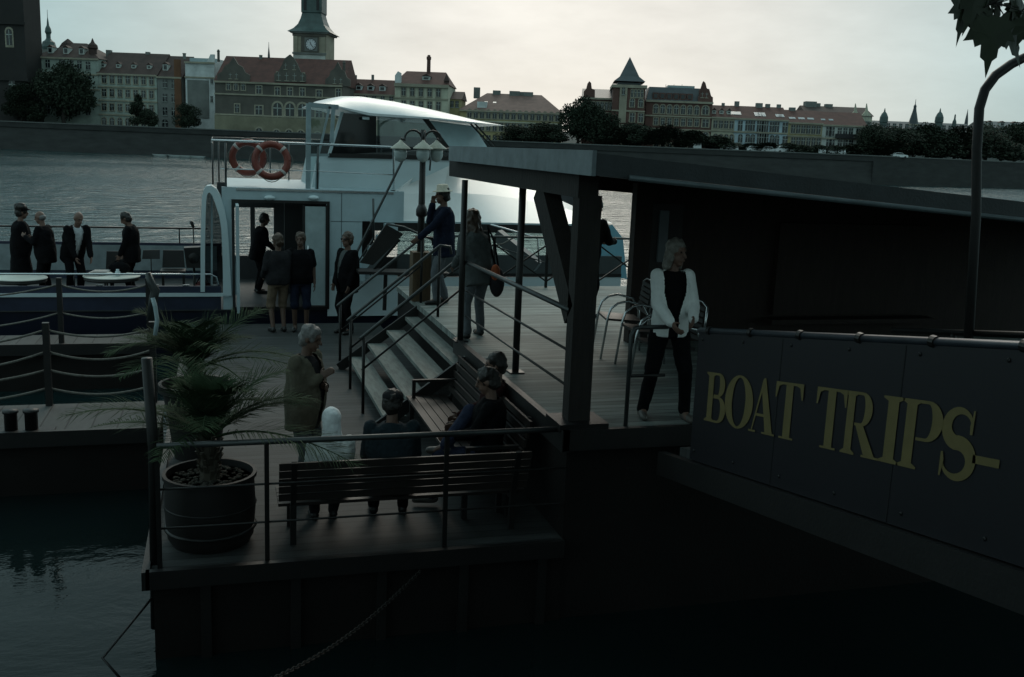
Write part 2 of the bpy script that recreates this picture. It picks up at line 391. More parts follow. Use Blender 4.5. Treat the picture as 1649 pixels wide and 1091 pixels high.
if PEOPLE:
    D = .92   # boat's open deck floor
    # open stern deck of the boat
    person('man in dark suit standing upright with head bowed behind the round tables', (-1.68, 20.7, D), 80, 1.68, lean=2, headpitch=32, lh=(-.2, .2, .85), rh=(.16, .2, .9), top=('jacket', C_black, 'long', 0), bottom=('trousers', C_black), hair=('short', H_dark), vox=.018)
    person('man in dark suit and pale shirt bending forward over the cluttered round table', (-2.72, 20.5, D), -150, 1.76, lean=26, headpitch=22, lh=(-.16, .42, .82), rh=(.12, .42, .82), elb=(0, -.6, -.3), top=('jacket', C_black, 'long', .05), inner=C_shirt, bottom=('trousers', C_black), hair=('fringe', H_grey), vox=.016, belly=.02)
    person('stout man in dark jacket with grey hair lifting his hands, between the two round tables', (-3.2, 20.6, D), 70, 1.66, lean=5, headpitch=12, lh=(-.14, .34, 1.25), rh=(.1, .34, 1.2), elb=(0, -.3, -.8), top=('jacket', C_black, 'long', 0), bottom=('trousers', C_black), hair=('fringe', H_grey), vox=.018, belly=.03)
    person('person in black with tall piled hair, at the left edge behind a round table', (-3.72, 21.0, D), -70, 1.72, lean=3, headpitch=5, lh=(-.14, .3, 1.05), rh=(.14, .34, 1.15), elb=(0, -.3, -.8), top=('coat', C_black, 'long', 0), bottom=('skirt', C_black), hair=('big', H_dark), hat=('cap', C_black), vox=.018, wide=1.05, belly=.03)
    # at the boat's door
    person('man in khaki shorts and dark sweater seen from behind, before the boat door', (.95, 17.75, .75), 15, 1.72, headyaw=25, lh=(-.22, .18, 1.0), rh=(.2, .16, .95), top=('sweater', C_char, 'long', 0), bottom=('shorts', C_khaki), hair=('short', H_brown), skin=M_skinb, vox=.016, belly=.02)
    person('man in dark polo shirt and blue shorts facing the pontoon, before the boat door', (1.34, 17.85, .75), 175, 1.74, headyaw=-12, top=('shirt', C_black, 'short', 0), bottom=('shorts', C_navy), hair=('short', H_brown), skin=M_skinb, vox=.016, belly=.02)
    person('man in sunglasses and dark open-necked jacket standing beside the stair foot', (2.13, 17.55, .75), 120, 1.78, headyaw=8, lh=(-.2, .12, .85), rh=(.2, .14, .85), top=('jacket', C_black, 'long', .045), inner=C_grey, bottom=('trousers', C_black), hair=('short', H_brown), glasses=True, vox=.016, belly=.035, wide=1.1)
    person('dark silhouette of a person leaning inside the boat doorway', (.72, 21.3, D), -80, 1.66, lean=12, headpitch=10, lh=(-.15, .4, 1.0), rh=(.15, .36, .95), top=('jacket', C_black, 'long', 0), bottom=('trousers', C_black), hair=('short', H_dark), vox=.018)
    # upper deck
    person('man in straw hat and dark jacket with one hand to his mouth', (3.2, 14.6, 1.75), 88, 1.74, lean=1, headpitch=4, lh=(-.16, .44, .98), rh=(-.02, .19, 1.5), elb=(0, .1, -1), lf=(-.09, .1, 0), rf=(.1, -.06, 0), top=('jacket', C_navy, 'long', 0), bottom=('trousers', C_greyjean), hair=('short', H_dark), hat=('brim', C_straw), vox=.014)
    person('long-haired woman with a shoulder bag standing at the head of the stairs', (3.07, 11.95, 1.75), 20, 1.58, lean=15, headyaw=-15, headpitch=22, lh=(-.24, .26, .98), rh=(.22, .34, .98), elb=(0, -.6, -.5), lf=(-.19, -.05, 0), rf=(.12, .08, 0), top=('jacket', C_grey, 'long', 0), bottom=('trousers', C_greyjean), hair=('long', H_brown), vox=.013, hs=1.22)
    person('fair-haired woman in white blazer standing in front of the dark boathouse', (3.83, 8.0, 1.75), 172, 1.61, lean=-1, headyaw=32, headpitch=4, lh=(-.14, .27, 1.04), rh=(.07, .28, 1.0), elb=(0, -.5, -.5), lf=(-.2, .04, 0), rf=(.2, -.06, 0), top=('blazer', C_white, 'long', .085), inner=C_black, bottom=('trousers', C_black), hair=('bob', H_blond), shoes=M_shoelight, vox=.0105, wide=.9, bulk=1.0)
    person('person in black half hidden behind the timber pillar with a hand on the rail', (5.0, 13.3, 1.75), -60, 1.7, lean=14, headpitch=10, lh=(-.12, .4, 1.1), rh=(.14, .46, 1.12), elb=(0, -.3, -.8), top=('jacket', C_black, 'long', 0), bottom=('trousers', C_black), hair=('short', H_dark), vox=.017)
    # lower deck
    person('grey-haired man in tan linen jacket standing beside the potted palm', (.72, 9.25, .75), -125, 1.66, lean=3, headpitch=14, headyaw=8, lh=(-.02, .22, 1.16), rh=(.06, .22, 1.27), elb=(0, -.4, -.8), top=('jacket', C_tan, 'long', .05), inner=C_char, bottom=('trousers', C_grey), hair=('short', H_grey), skin=M_skinb, vox=.0115, belly=.035, wide=1.12, bulk=1.12)
    SIT = dict(hip=.5, knee=(0, .2, 1), elb=(0, -.25, -1))
    person('person in white headscarf seated on the front bench, seen from behind', (.88, 8.3, .75), 4, 1.46, bulk=1.0, lean=-2, lh=(-.1, .3, .62), rh=(.1, .3, .62), lf=(-.1, .42, 0), rf=(.1, .42, 0), top=('jacket', C_white, 'long', 0), bottom=('trousers', C_char), hair=('scarf', C_scarf), vox=.012, **SIT)
    person('man in flat cap and dark blue jacket seated on the front bench, seen from behind', (1.40, 8.28, .75), -6, 1.64, lean=4, headpitch=6, headyaw=-14, lh=(-.14, .34, .64), rh=(.14, .34, .64), lf=(-.14, .42, 0), rf=(.14, .42, 0), top=('jacket', C_teal, 'long', 0), bottom=('trousers', C_black), hair=('short', H_dark), hat=('cap', C_char), vox=.012, wide=1.12, belly=.03, **SIT)
    person('dark-haired person in black with crossed jeans legs, nearer of the two on the side bench', (2.38, 8.75, .78), 72, 1.72, lean=-4, headpitch=16, lh=(-.1, .34, .66), rh=(.14, .28, .7), lf=(-.12, .5, 0), rf=(-.16, .38, .5), top=('jacket', C_black, 'long', 0), bottom=('trousers', C_jean), hair=('short', H_dark), shoes=M_shoelight, vox=.012, **SIT)
    person('dark-haired person in dark red top, farther of two on the side bench', (2.66, 9.5, .74), 82, 1.74, lean=-2, headpitch=6, lh=(-.14, .34, .64), rh=(.14, .34, .64), lf=(-.12, .45, 0), rf=(.12, .45, 0), top=('sweater', C_red, 'long', 0), bottom=('trousers', C_black), hair=('short', H_dark), vox=.014, **SIT)
# ------------------------------------------------------------------ pontoon (landing stage), stairs, rails
LZ, UZ = .75, 1.75
def P3(*a): return V(a)
pt = thing('landing_pontoon', 'black floating landing stage with low and raised plank decks', 'pontoon', (5, 12, 0))
MB().box((-.55, 7.75, -.5), (2.84, 18.55, LZ - .06)).box((2.84, 7.78, -.5), (12, 16.45, UZ - .08)).build('hull', M_hull, pt)
MB().box((-.57, 7.72, LZ - .06), (2.84, 18.58, LZ)).build('lower_deck', M_deck, pt)
MB().box((2.82, 7.72, UZ - .08), (12, 16.48, UZ)).build('raised_deck', M_deck2, pt)
b = MB()
b.box((-.6, 7.66, LZ - .12), (2.82, 7.718, LZ + .03)).box((-.63, 7.66, LZ - .12), (-.572, 18.5, LZ + .03)).box((2.76, 7.66, UZ - .16), (12, 7.718, UZ + .02)).box((2.75, 7.66, UZ - .17), (2.817, 11.85, UZ + .02))
for i in range(5): b.box((-.2 + i * .7, 7.70, -.3), (-.12 + i * .7, 7.748, LZ - .13))
b.build('rubbing_strake', M_black, pt)
# staircase
st = thing('staircase', 'open wooden staircase with pale treads between lower and raised decks', 'stairs', (2.3, 13.2, LZ))
for i in range(4):
    x0 = 1.80 + .28 * i; z = .95 + .2 * i
    MB().box((x0, 11.25, z - .05), (x0 + .27, 14.62, z)).build('tread', M_tread, st)
for y in (11.22, 14.65):
    MB().bar((1.66, y, .78), (2.86, y, 1.66), .05, .14).build('stringer', M_black, st)
MB().box((2.875, 11.9, .76), (2.91, 14.6, 1.66)).build('back_board', M_black, st)
def handrail(y, label):
    h = thing('stair_handrail', label, 'handrail', (1.75, y, LZ), 0, 'handrails of the wooden staircase')
    a = V((1.66, y, LZ + .98)); c = V((2.9, y, UZ + 1.0))
    MB().tube([a - V((.03, 0, .03)), a, c, c + V((.14, 0, -.02)), c + V((.16, 0, -.12))], .021, 8).build('top_rail', M_grayrail, h, True)
    MB().tube([a - Z_ * .42, c - Z_ * .42], .014, 6).build('middle_rail', M_steel, h, True)
    for x, z0 in ((1.68, LZ), (2.89, UZ)):
        MB().tube([(x, y, z0), (x, y, z0 + 1.0)], .02, 8).build('post', M_steel, h, True)
handrail(14.7, 'far handrail of the wooden staircase, next to the man in sunglasses')
handrail(13.45, 'middle handrail of the wooden staircase, dividing its treads in two')
handrail(12.15, 'near handrail of the wooden staircase, ending beside the long-haired woman')
# front railing of the lower deck
rl = thing('front_railing', 'grey tube railing along the front of the lower deck before the benches', 'railing', (1.2, 7.78, LZ))
MB().tube([(-.5, 7.79, UZ), (2.86, 7.79, UZ + .0)], .024, 10).build('top_rail', M_grayrail, rl, True)
for z in (1.08, 1.40): MB().tube([(-.5, 7.79, z), (2.86, 7.79, z)], .009, 6).build('wire', M_steel, rl, True)
for x in (-.5, .32, 1.78): MB().box((x - .018, 7.772, LZ - .1), (x + .018, 7.808, UZ - .02)).build('post', M_steel, rl)
# left corner post, leaning galvanised stub and rope
ps = thing('mooring_pole', 'grey bent steel pole at the left corner of the lower deck', 'pole', (-.52, 7.95, LZ))
MB().tube([(-.55, 7.9, .2), (-.53, 7.9, 1.7), (-.56, 7.9, 2.42)], .042, 10).build('shaft', M_steel, ps, True)
MB().tube([atY(243, 516, 7.9), atY(247, 482, 7.9), atY(250, 468, 7.9), atY(244, 458, 7.9), atY(238, 440, 7.9)], [.032, .034, .036, .03, .022], 10).build('bent_head', M_grayrail, ps, True)
MB().tube([atY(246, 480, 7.86), atY(250, 495, 7.86), atY(253, 515, 7.86), atY(250, 540, 7.86)], .016, 8).build('hook', M_whitedull, ps, True)
# raised-deck edge railing with slender posts
er = thing('deck_edge_railing', 'steel railing with three sloping rails along the raised deck edge, from stairs to pillar', 'railing', (2.85, 9.8, UZ))
for z in (2.72, 2.37, 2.06): MB().tube([(2.86, 11.78, z), (2.86, 7.95, z + .04)], .026 if z > 2.6 else .012, 8).build('rail', M_grayrail if z > 2.6 else M_steel, er, True)
for (xp_, y, n) in ((2.80, 11.72, 0), (3.0, 9.98, 1)):
    c = thing('canopy_post', ('slender black steel canopy post beside the long-haired woman', 'slender black steel canopy post beside the diagonal brace')[n], 'post', (xp_, y, UZ), 0, 'slender canopy posts')
    MB().tube([(xp_, y - .03, UZ), (xp_, y - .03, 3.71)], .037, 10).build('shaft', M_black, c, True)
    MB().box((xp_ - .08, y - .11, UZ), (xp_ + .08, y + .05, UZ + .015)).build('base_plate', M_steel, c)
# far railing of raised deck with X braces
fr = thing('far_railing', 'dark railing with crossed braces along the far edge of the raised deck', 'railing', (4.6, 16.3, UZ))
xs = (3.5, 4.45, 5.4, 6.35, 7.3)
for x in xs: MB().bar((x, 16.3, UZ), (x, 16.3, 2.62), .04, .04).build('post', M_steel, fr)
MB().tube([(3.45, 16.3, 2.62), (7.35, 16.3, 2.62)], .02, 8).build('top_rail', M_grayrail, fr, True)
for i in range(4):
    b = MB(); b.bar((xs[i], 16.29, 1.86), (xs[i + 1], 16.29, 2.5), .02, .025); b.bar((xs[i], 16.31, 2.5), (xs[i + 1], 16.31, 1.86), .02, .025); b.build('cross_brace', M_steel, fr)
# gangplanks
g = thing('gangplank', 'black canvas-sided gangplank sloping between the raised deck and the boat steps', 'gangplank', (2.9, 17.2, UZ))
MB().prism([(0, 0), (.30, -.16), (.12, -.36), (-.22, -.70), (-.44, -.66)], .08, (atY(622, 362, 17.0), X_, Z_, Y_)).build('canvas_side', M_black, g)
MB().bar(atY(640, 384, 17.6), atY(592, 440, 17.6), .5, .04).build('plank', M_steel, g)
MB().tube([atY(622, 361, 16.9), atY(650, 366, 16.9), atY(700, 388, 16.9), atY(702, 400, 16.9)], .02, 8).build('handrail', M_grayrail, g, True)
MB().bar(atY(575, 437, 17.2), atY(720, 440, 17.2), .5, .05).build('support_beam', M_black, g)
for px in (621, 690): MB().bar(atY(px, 440, 17.2), atY(px - 2, 500, 17.2), .06, .06).build('support_leg', M_black, g)
g = thing('boarding_ramp', 'dark sloping boarding ramp with thin light handrails, behind the long-haired woman', 'ramp', (5, 17.4, UZ))
MB().bar(atY(800, 378, 17.6), atY(866, 430, 17.2), .3, .2).build('plank', M_greyband, g)
MB().tube([atY(790, 362, 17.0), atY(866, 384, 17.0), atY(868, 425, 17.0)], .018, 8).build('handrail', M_chrome, g, True)
MB().tube([atY(793, 396, 17.0), atY(832, 408, 17.0), atY(880, 424, 17.0)], .012, 6).build('lower_rail', M_grayrail, g, True)
MB().tube([atY(793, 396, 16.95), atY(810, 393, 16.95), atY(822, 386, 16.95), atY(834, 379, 16.95)], .014, 6).build('rope', M_rope, g, True)
# ------------------------------------------------------------------ canopy: pillar, beam, brace, roof
pl = thing('timber_pillar', 'thick dark timber pillar under the near corner of the canopy', 'pillar', (2.98, 7.9, UZ))
MB().bar((2.95, 7.9, UZ + .05), (2.95, 7.9, 3.74), .2, .16).build('post', M_timber, pl)
MB().box((2.74, 7.70, UZ), (3.18, 8.1, UZ + .06)).build('base_plate', M_steel, pl)
MB().bar((2.93, 9.0, 3.74), (2.93, 7.95, 2.72), .26, .16, up=(1, 0, 0)).build('diagonal_brace', M_timber, pl)
cn = thing('canopy_roof', 'low grey sheet-metal canopy roof on heavy timber beams over the raised deck', 'canopy', (5, 10, UZ))
b = MB()
b.bar((2.93, 7.83, 3.82), (2.93, 12.75, 3.82), .18, .2).bar((3.1, 12.4, 3.80), (10.5, 12.4, 3.4), .2, .2)
b.build('timber_beam', M_timber, cn)
def roofz(x): return 3.92 - .068 * (x - 2.8)
yn, yf = 7.3, 12.35
MB().hexa([(2.78, yn, roofz(2.78)), (12.2, yn, roofz(12.2)), (12.2, yf, roofz(12.2) + .02), (2.78, yf, roofz(2.78)), (2.78, yn, roofz(2.78) + .17), (12.2, yn, roofz(12.2) + .17), (12.2, yf, roofz(12.2) + .19), (2.78, yf, roofz(2.78) + .17)]).build('roof_sheet', mat('roof_felt', (.035, .042, .045), .6, bump=.2), cn)
MB().hexa([(2.74, yn - .02, roofz(2.78) - .005), (2.775, yn - .02, roofz(2.78) - .005), (2.775, yf, roofz(2.78)), (2.74, yf, roofz(2.78)), (2.74, yn - .02, roofz(2.78) + .19), (2.775, yn - .02, roofz(2.78) + .19), (2.775, yf, roofz(2.78) + .18), (2.74, yf, roofz(2.78) + .18)]).build('side_fascia', mat('pale_zinc_fascia', (.15, .185, .20), .5, .0, vscale=5, var=.3), cn)
MB().tube([(3.05, yn - .03, roofz(3.05) + .01), (12.2, yn - .03, roofz(12.2) + .01)], .022, 8).build('gutter', mat('zinc_gutter', (.12, .15, .16), .45, .3), cn, True)
# boathouse
bh = thing('boathouse', 'dark brown boarded ticket house under the canopy with a black doorway', 'boathouse', (7, 11, UZ))
xw = 4.9
MB().box((xw, 11.4, UZ), (5.12, 11.55, 3.74)).prism([(5.12, UZ), (11.9, UZ), (11.9, roofz(11.9) + .06), (5.12, roofz(5.12) + .06)], .1, (V((0, 11.46, 0)), X_, Z_, Y_)).build('wall', M_brownwood, bh)
MB().box((5.13, 11.42, UZ + .1), (5.55, 11.458, 3.5)).build('door', mat('dark_door', (.018, .015, .014), .6), bh)
MB().box((5.22, 11.38, 2.78), (5.34, 11.418, 3.42)).build('notice_board', M_whitedull if False else mat('grey_notice', (.10, .12, .13), .5), bh)
MB().box((6.9, 11.36, 2.1), (9.2, 11.455, 3.3)).build('shutter', M_brownwood, bh)
MB().box((6.8, 11.2, 2.0), (9.3, 11.455, 2.06)).build('counter', M_brownwood, bh)
# railing before the boathouse
rl = thing('platform_railing', 'dark railing of the raised deck in front of the woman in white blazer', 'railing', (3.7, 7.78, UZ))
MB().tube([(3.38, 7.8, UZ), (3.38, 7.8, 2.56), (3.41, 7.8, 2.62), (3.46, 7.8, 2.63), (3.72, 7.8, 2.63)], .02, 8).build('top_rail', M_grayrail, rl, True)
MB().tube([(3.38, 7.8, 2.2), (3.72, 7.8, 2.2)], .015, 8).build('middle_rail', M_steel, rl, True)
# gangway with sign
SL = .1635
def gz(y): return UZ + SL * (7.0 - y)
gw = thing('gangway', 'long dark gangway sloping up from the raised deck towards the bank', 'gangway', (4.4, 4, 1.8))
def slab(x0, x1, y0, y1, za, zb, name, m, par=None):
    return MB().hexa([(x0, y0, gz(y0) + za), (x1, y0, gz(y0) + za), (x1, y1, gz(y1) + za), (x0, y1, gz(y1) + za), (x0, y0, gz(y0) + zb), (x1, y0, gz(y0) + zb), (x1, y1, gz(y1) + zb), (x0, y1, gz(y1) + zb)]).build(name, m, par)
slab(3.62, 5.3, -1.2, 7.2, -.1, .012, 'walkway', M_deck, gw)
slab(3.54, 3.615, -1.2, 7.45, -.26, -.06, 'stringer', M_black, gw); slab(5.305, 5.37, -1.2, 7.4, -.2, .1, 'stringer', M_black, gw)
for y in (6.2, 4.2, 2.2, .2): MB().tube([(5.33, y, gz(y)), (5.33, y, gz(y) + .98)], .022, 8).build('railing_post', M_black, gw, True)
MB().tube([(5.33, -1.2, gz(-1.2) + .98), (5.33, 6.9, gz(6.9) + .98)], .024, 8).build('railing_top', M_steel, gw, True)
sg = thing('sign_board', 'long navy sign board with yellow serif words BOAT TRIPS along the gangway', 'sign', (3.58, 4, 2.4))
slab(3.585, 3.612, -1.2, 6.95, -.05, .98, 'panel', M_signnavy, sg)
MB().tube([(3.6, -1.2, gz(-1.2) + 1.0), (3.6, 6.97, gz(6.97) + 1.0)], .024, 8).build('top_tube', mat('navy_tube', (.05, .06, .075), .35, .4), sg, True)
seam_m = mat('sign_seam', (.004, .004, .005), .6)
for y in (5.75, 4.52, 3.3, 2.1): MB().hexa([(3.5825, y - .006, gz(y) - .045), (3.5845, y - .006, gz(y) - .045), (3.5845, y + .006, gz(y) - .047), (3.5825, y + .006, gz(y) - .047), (3.5825, y - .006, gz(y) + .972), (3.5845, y - .006, gz(y) + .972), (3.5845, y + .006, gz(y) + .97), (3.5825, y + .006, gz(y) + .97)]).build('panel_seam', seam_m, sg)
for i in range(9):
    y = 6.8 - i * .62
    MB().lathe([(.034, -.02), (.034, .02)], (3.6, y, gz(y) + 1.0), 12, rot=Matrix.Rotation(R(90), 3, 'X')).build('tube_clamp', M_steel, sg)
    for zz in (.03, .93): MB().lathe([(.012, 0), (.012, .004), (.006, .008)], (3.584, y + .08, gz(y + .08) + zz), 8, rot=Matrix.Rotation(R(-90), 3, 'Y')).build('fixing_bolt', M_steel, sg)
# --- lettering: serif glyphs as filled outlines (unit cap height)
def arc(cx, cy, rx, ry, a0, a1, n=14): return [(cx + rx * math.cos(R(a0 + (a1 - a0) * i / n)), cy + ry * math.sin(R(a0 + (a1 - a0) * i / n))) for i in range(n + 1)]
def serif(x0, x1, y, s=1, t=.035):  # thin slab serif
    return [(x0, y), (x1, y), (x1, y + t * s), (x0, y + t * s)]
ST = .145
def stem(x, w=ST, e=.07): return [[(x - e, 0), (x + w + e, 0), (x + w + e, .03), (x + w, .075), (x + w, .925), (x + w + e, .97), (x + w + e, 1), (x - e, 1), (x - e, .97), (x, .925), (x, .075), (x - e, .03)]]
def bowl(x, y0, y1, w, t=.145, th=.045):
    cy = (y0 + y1) / 2; ry = (y1 - y0) / 2
    out = [(x, y0)] + arc(x + w * .4, cy, w * .6, ry, -90, 90) + [(x, y1)]
    inn = [(x, y1 - th)] + arc(x + w * .38, cy, w * .62 - t, ry - th, 90, -90) + [(x, y0 + th)]
    return out, inn
def ring(out, inn):  # open C-shaped strip from two matching outlines
    return out + inn
def strokeS():
    top = arc(.30, .745, .235, .235, 20, 270, 20); bot = arc(.30, .27, .265, .25, 90, -160, 20)
    c = top[:-1] + bot
    n = len(c); L, Rr = [], []
    for i, p in enumerate(c):
        q0 = c[max(i - 1, 0)]; q1 = c[min(i + 1, n - 1)]; dx, dy = q1[0] - q0[0], q1[1] - q0[1]; l = math.hypot(dx, dy)
        u = i / (n - 1); w = .022 + .085 * math.sin(PI * u) ** 1.3
        L.append((p[0] - dy / l * w, p[1] + dx / l * w)); Rr.append((p[0] + dy / l * w, p[1] - dx / l * w))
    return [L + Rr[::-1], [(.5, .66), (.545, .66), (.555, 1.0), (.525, 1.0), (.515, .9), (.49, .78)], [(.015, .0), (.045, 0), (.06, .1), (.085, .24), (.055, .36), (.015, .36)]]
GL = {
    'B': (.62, stem(.08) + [ring(*bowl(.25, .52, 1, .30)), ring(*bowl(.25, 0, .53, .36))]),
    'O': (.72, [arc(.36, .5, .36, .515, -90, 90, 20) + arc(.36, .5, .17, .47, 90, -90, 20), arc(.36, .5, .36, .515, 90, 270, 20) + arc(.36, .5, .17, .47, 270, 90, 20)]),
    'A': (.70, [[(.06, .03), (.09, .03), (.37, 1.02), (.33, 1.02), (.30, .98)], [(.33, 1.02), (.38, 1.02), (.66, .03), (.46, .03), (.29, .80)], [(.17, .31), (.5, .31), (.5, .36), (.17, .36)], serif(.0, .2, 0), serif(.38, .73, 0)]),
    'T': (.66, [[(.245, .03), (.245, .96), (.415, .96), (.415, .03)], serif(.16, .5, 0), [(.0, .72), (.0, 1), (.66, 1), (.66, .72), (.63, .72), (.58, .92), (.5, .955), (.16, .955), (.08, .92), (.03, .72)]]),
    'R': (.74, stem(.08) + [ring(*bowl(.25, .47, 1, .33)), [(.27, .5), (.42, .5), (.70, .03), (.49, .03)], serif(.45, .78, 0)]),
    'I': (.33, stem(.08)),
    'P': (.62, stem(.08) + [ring(*bowl(.25, .42, 1, .35))]),
    'S': (.60, strokeS()),
    '-': (.34, [[(.03, .26), (.31, .26), (.31, .37), (.03, .37)]]),
}
from mathutils.geometry import tessellate_polygon
# where each letter starts in the photograph (pixel x), laid out along the board
starts = [('B', 1136, 1166), ('O', 1168, 1209), ('A', 1210, 1248), ('T', 1249, 1289), ('T', 1316, 1360), ('R', 1361, 1420), ('I', 1424, 1452), ('P', 1455, 1518), ('S', 1523, 1578), ('-', 1579, 1617)]
lines = MB()
for ch, p0, p1 in starts:
    ya, yb = atX(p0, 640, 3.58).y, atX(p1, 690, 3.58).y
    w, polys = GL[ch]
    lo = min(q[0] for pl_ in polys for q in pl_); hi = max(q[0] for pl_ in polys for q in pl_)
    for pj, pl_ in enumerate(polys):
        tri = tessellate_polygon([[V((q[0], q[1], 0)) for q in pl_]])
        vs = []
        for q in pl_:
            u = (q[0] - lo) / (hi - lo); y = ya + (yb - ya) * u
            vs.append((3.580 - .0012 * pj, y, gz(y) + .297 + (.385 if ch != 'S' else .365) * q[1]))
        lines.add(vs, [tuple(t_) for t_ in tri])
lines.build('lettering', M_yellow, sg, fix=False)
# white life-jacket locker strip under the sign, gangway lamp
lp = thing('gooseneck_lamppost', 'tall dark lamppost curving over to the right behind the sign board', 'lamppost', (5.2, 6.0, 1.9))
yl = 6.0
pts = [atY(1571, 560, yl), atY(1572, 345, yl), atY(1573, 240, yl), atY(1577, 175, yl), atY(1586, 145, yl), atY(1603, 122, yl), atY(1628, 104, yl), atY(1652, 92, yl), atY(1690, 80, yl), atY(1740, 74, yl)]
pts = [V((pts[0].x, yl, gz(yl) + .01))] + pts[1:]
MB().tube(pts, [.037, .034, .034, .034, .034, .034, .034, .033, .03, .028], 12).build('post', M_black, lp, True)
e_ = pts[-1]
MB().lathe([(.02, .05), (.09, .02), (.16, -.06), (.14, -.07), (.1, -.12), (.02, -.15)], e_, 14).build('lamp_head', M_black, lp, True)
# ------------------------------------------------------------------ benches, chairs
def bench(name_label, loc, rz, L=2.0, HS=.87):
    t = thing('park_bench', name_label, 'bench', loc, rz, 'slatted benches on the lower deck')
    W = WM[t.name]; T = lambda x, y, z: W @ V((x, y, z))
    def bx(mb, a, c):
        x0, y0, z0 = a; x1, y1, z1 = c
        mb.hexa([T(x0, y0, z0), T(x1, y0, z0), T(x1, y1, z0), T(x0, y1, z0), T(x0, y0, z1), T(x1, y0, z1), T(x1, y1, z1), T(x0, y1, z1)])
    m = MB()
    for i in range(5): bx(m, (-L / 2, -.02 + i * .095, .42 * HS), (L / 2, .065 + i * .095, .45 * HS))
    m.build('seat', M_benchwood, t)
    m = MB()
    for i in range(5):
        y = -.06 - i * .025; bx(m, (-L / 2, y - .025, (.5 + i * .085) * HS), (L / 2, y, (.57 + i * .085) * HS))
    m.build('backrest', M_benchwood, t)
    for s in (-1, 1):
        m = MB(); x = s * (L / 2 - .12)
        m.bar(T(x, -.02, .0), T(x, -.05, .46 * HS), .05, .05); m.bar(T(x, .4, 0), T(x, .4, .41 * HS), .05, .05); m.bar(T(x, -.04, .39 * HS), T(x, -.195, .92 * HS), .045, .03); m.bar(T(x, -.02, .39 * HS), T(x, .42, .39 * HS), .045, .04); m.bar(T(x, -.1, .65 * HS), T(x, .4, .65 * HS), .05, .03); m.bar(T(x, .38, .41 * HS), T(x, .38, .65 * HS), .04, .03)
        m.build('end_frame', M_black, t)
    return t
bench('slatted bench along the front railing under the headscarf and flat cap', (1.5, 8.12, LZ - .03), 0, 2.15)
bench('brown slatted side bench standing against the raised deck, below the stairs', (2.5, 9.75, LZ), PI / 2, 2.9, 1.02)
def chair(label, x, y, rz):
    t = thing('tubular_chair', label, 'chair', (x, y, UZ), rz, 'tubular chairs outside the boathouse')
    W = WM[t.name]; T = lambda a: [W @ V(q) for q in a]
    for s in (-1, 1):
        pts = [(.27 * s, .26, 0), (.27 * s, .2, .5)] + [(.27 * s, .2 - .22 * (1 - math.cos(R(a))), .5 + .18 * math.sin(R(a))) for a in (30, 60, 90)] + [(.25 * s, -.2, .64), (.24 * s, -.28, .5), (.25 * s, -.32, 0)]
        MB().tube(T(pts), .014, 8).build('arm_and_legs', M_chrome, t, True)
    MB().hexa(T([(-.23, -.22, .42), (.23, -.22, .42), (.25, .22, .45), (-.25, .22, .45), (-.23, -.22, .445), (.23, -.22, .445), (.25, .22, .475), (-.25, .22, .475)])).build('seat', M_steel, t)
    m = MB()
    for i in range(6):
        z = .52 + i * .06; m.hexa(T([(-.22, -.27 - i * .008, z), (.22, -.27 - i * .008, z), (.22, -.255 - i * .008, z), (-.22, -.255 - i * .008, z), (-.22, -.275 - i * .008, z + .04), (.22, -.275 - i * .008, z + .04), (.22, -.26 - i * .008, z + .04), (-.22, -.26 - i * .008, z + .04)]))
    m.build('backrest', M_steel, t)
    MB().tube(T([(-.24, -.29, .5), (-.23, -.32, .86), (-.12, -.33, .9), (.12, -.33, .9), (.23, -.32, .86), (.24, -.29, .5)]), .013, 8).build('back_frame', M_chrome, t, True)
chair('bright tubular chair farthest from the woman in white blazer, nearest the river gap', 4.5, 10.75, R(80))
chair('bright tubular chair in the middle between two others beside the boathouse', 4.5, 9.95, R(86))
chair('tubular chair directly behind the woman in white blazer', 4.35, 9.15, R(92))
# ------------------------------------------------------------------ three-lantern lamp post on a wooden base
lt = thing('triple_lantern_post', 'black cast lamp post with three white-capped glass lanterns on brown wooden base', 'lamp post', (2.92, 14.95, UZ))
lx, ly = 2.92, 14.95
MB().tube([(lx, ly, UZ + .3), (lx, ly, 4.32)], [.06, .042], 10).build('post', M_black, lt, True)
MB().lathe([(.05, 0), (.085, .03), (.085, .12), (.05, .2)], (lx, ly, 3.02), 12).build('collar', M_black, lt, True)
MB().box((lx - .14, ly - .14, UZ), (lx + .14, ly + .14, 2.5)).build('wooden_base', mat('brown_box_wood', (.10, .065, .035), .8, stretch=(6, 6, 1), vscale=4, bump=.3), lt)
m_hat = mat('lantern_cap', (.5, .48, .40), .4, var=.2); m_globe = mat('lantern_globe', (.42, .5, .5), .15, var=.1, spec=.8)
for px, cx, side in ((645, 658, -1), (678, 678, 0), (703, 692, 1)):
    c = atY(px, 240, ly); c = V((c.x, ly + (0 if side else -.16), c.z + .01))
    lan = MB().lathe([(.014, .12), (.03, .095), (.15, .0), (.153, -.012), (.1, -.005)], c, 18).build('lantern_cap', m_hat, lt, True)
    MB().lathe([(.092, -.01), (.10, -.06), (.097, -.12), (.07, -.18), (.001, -.21)], c, 16).build('lantern_glass', m_globe, lan, True)
    if side:
        q = [V((lx, ly, 4.02))]
        mid = c.x * .45 + lx * .55; rr = .13
        q = [V((lx + side * .03, ly, 3.95))] + [V((lx + side * (.15 - .13 * math.cos(R(a))), ly, 4.18 + .13 * math.sin(R(a)))) for a in range(-60, 215, 25)] + [V((c.x, c.y, c.z + .14))]
    else: q = [V((lx, ly, 4.25)), V((lx, ly - .12, 4.3)), V((c.x, c.y, 4.24)), V((c.x, c.y, c.z + .13))]
    MB().tube(q, .016, 8).build('bracket', M_black, lt, True)
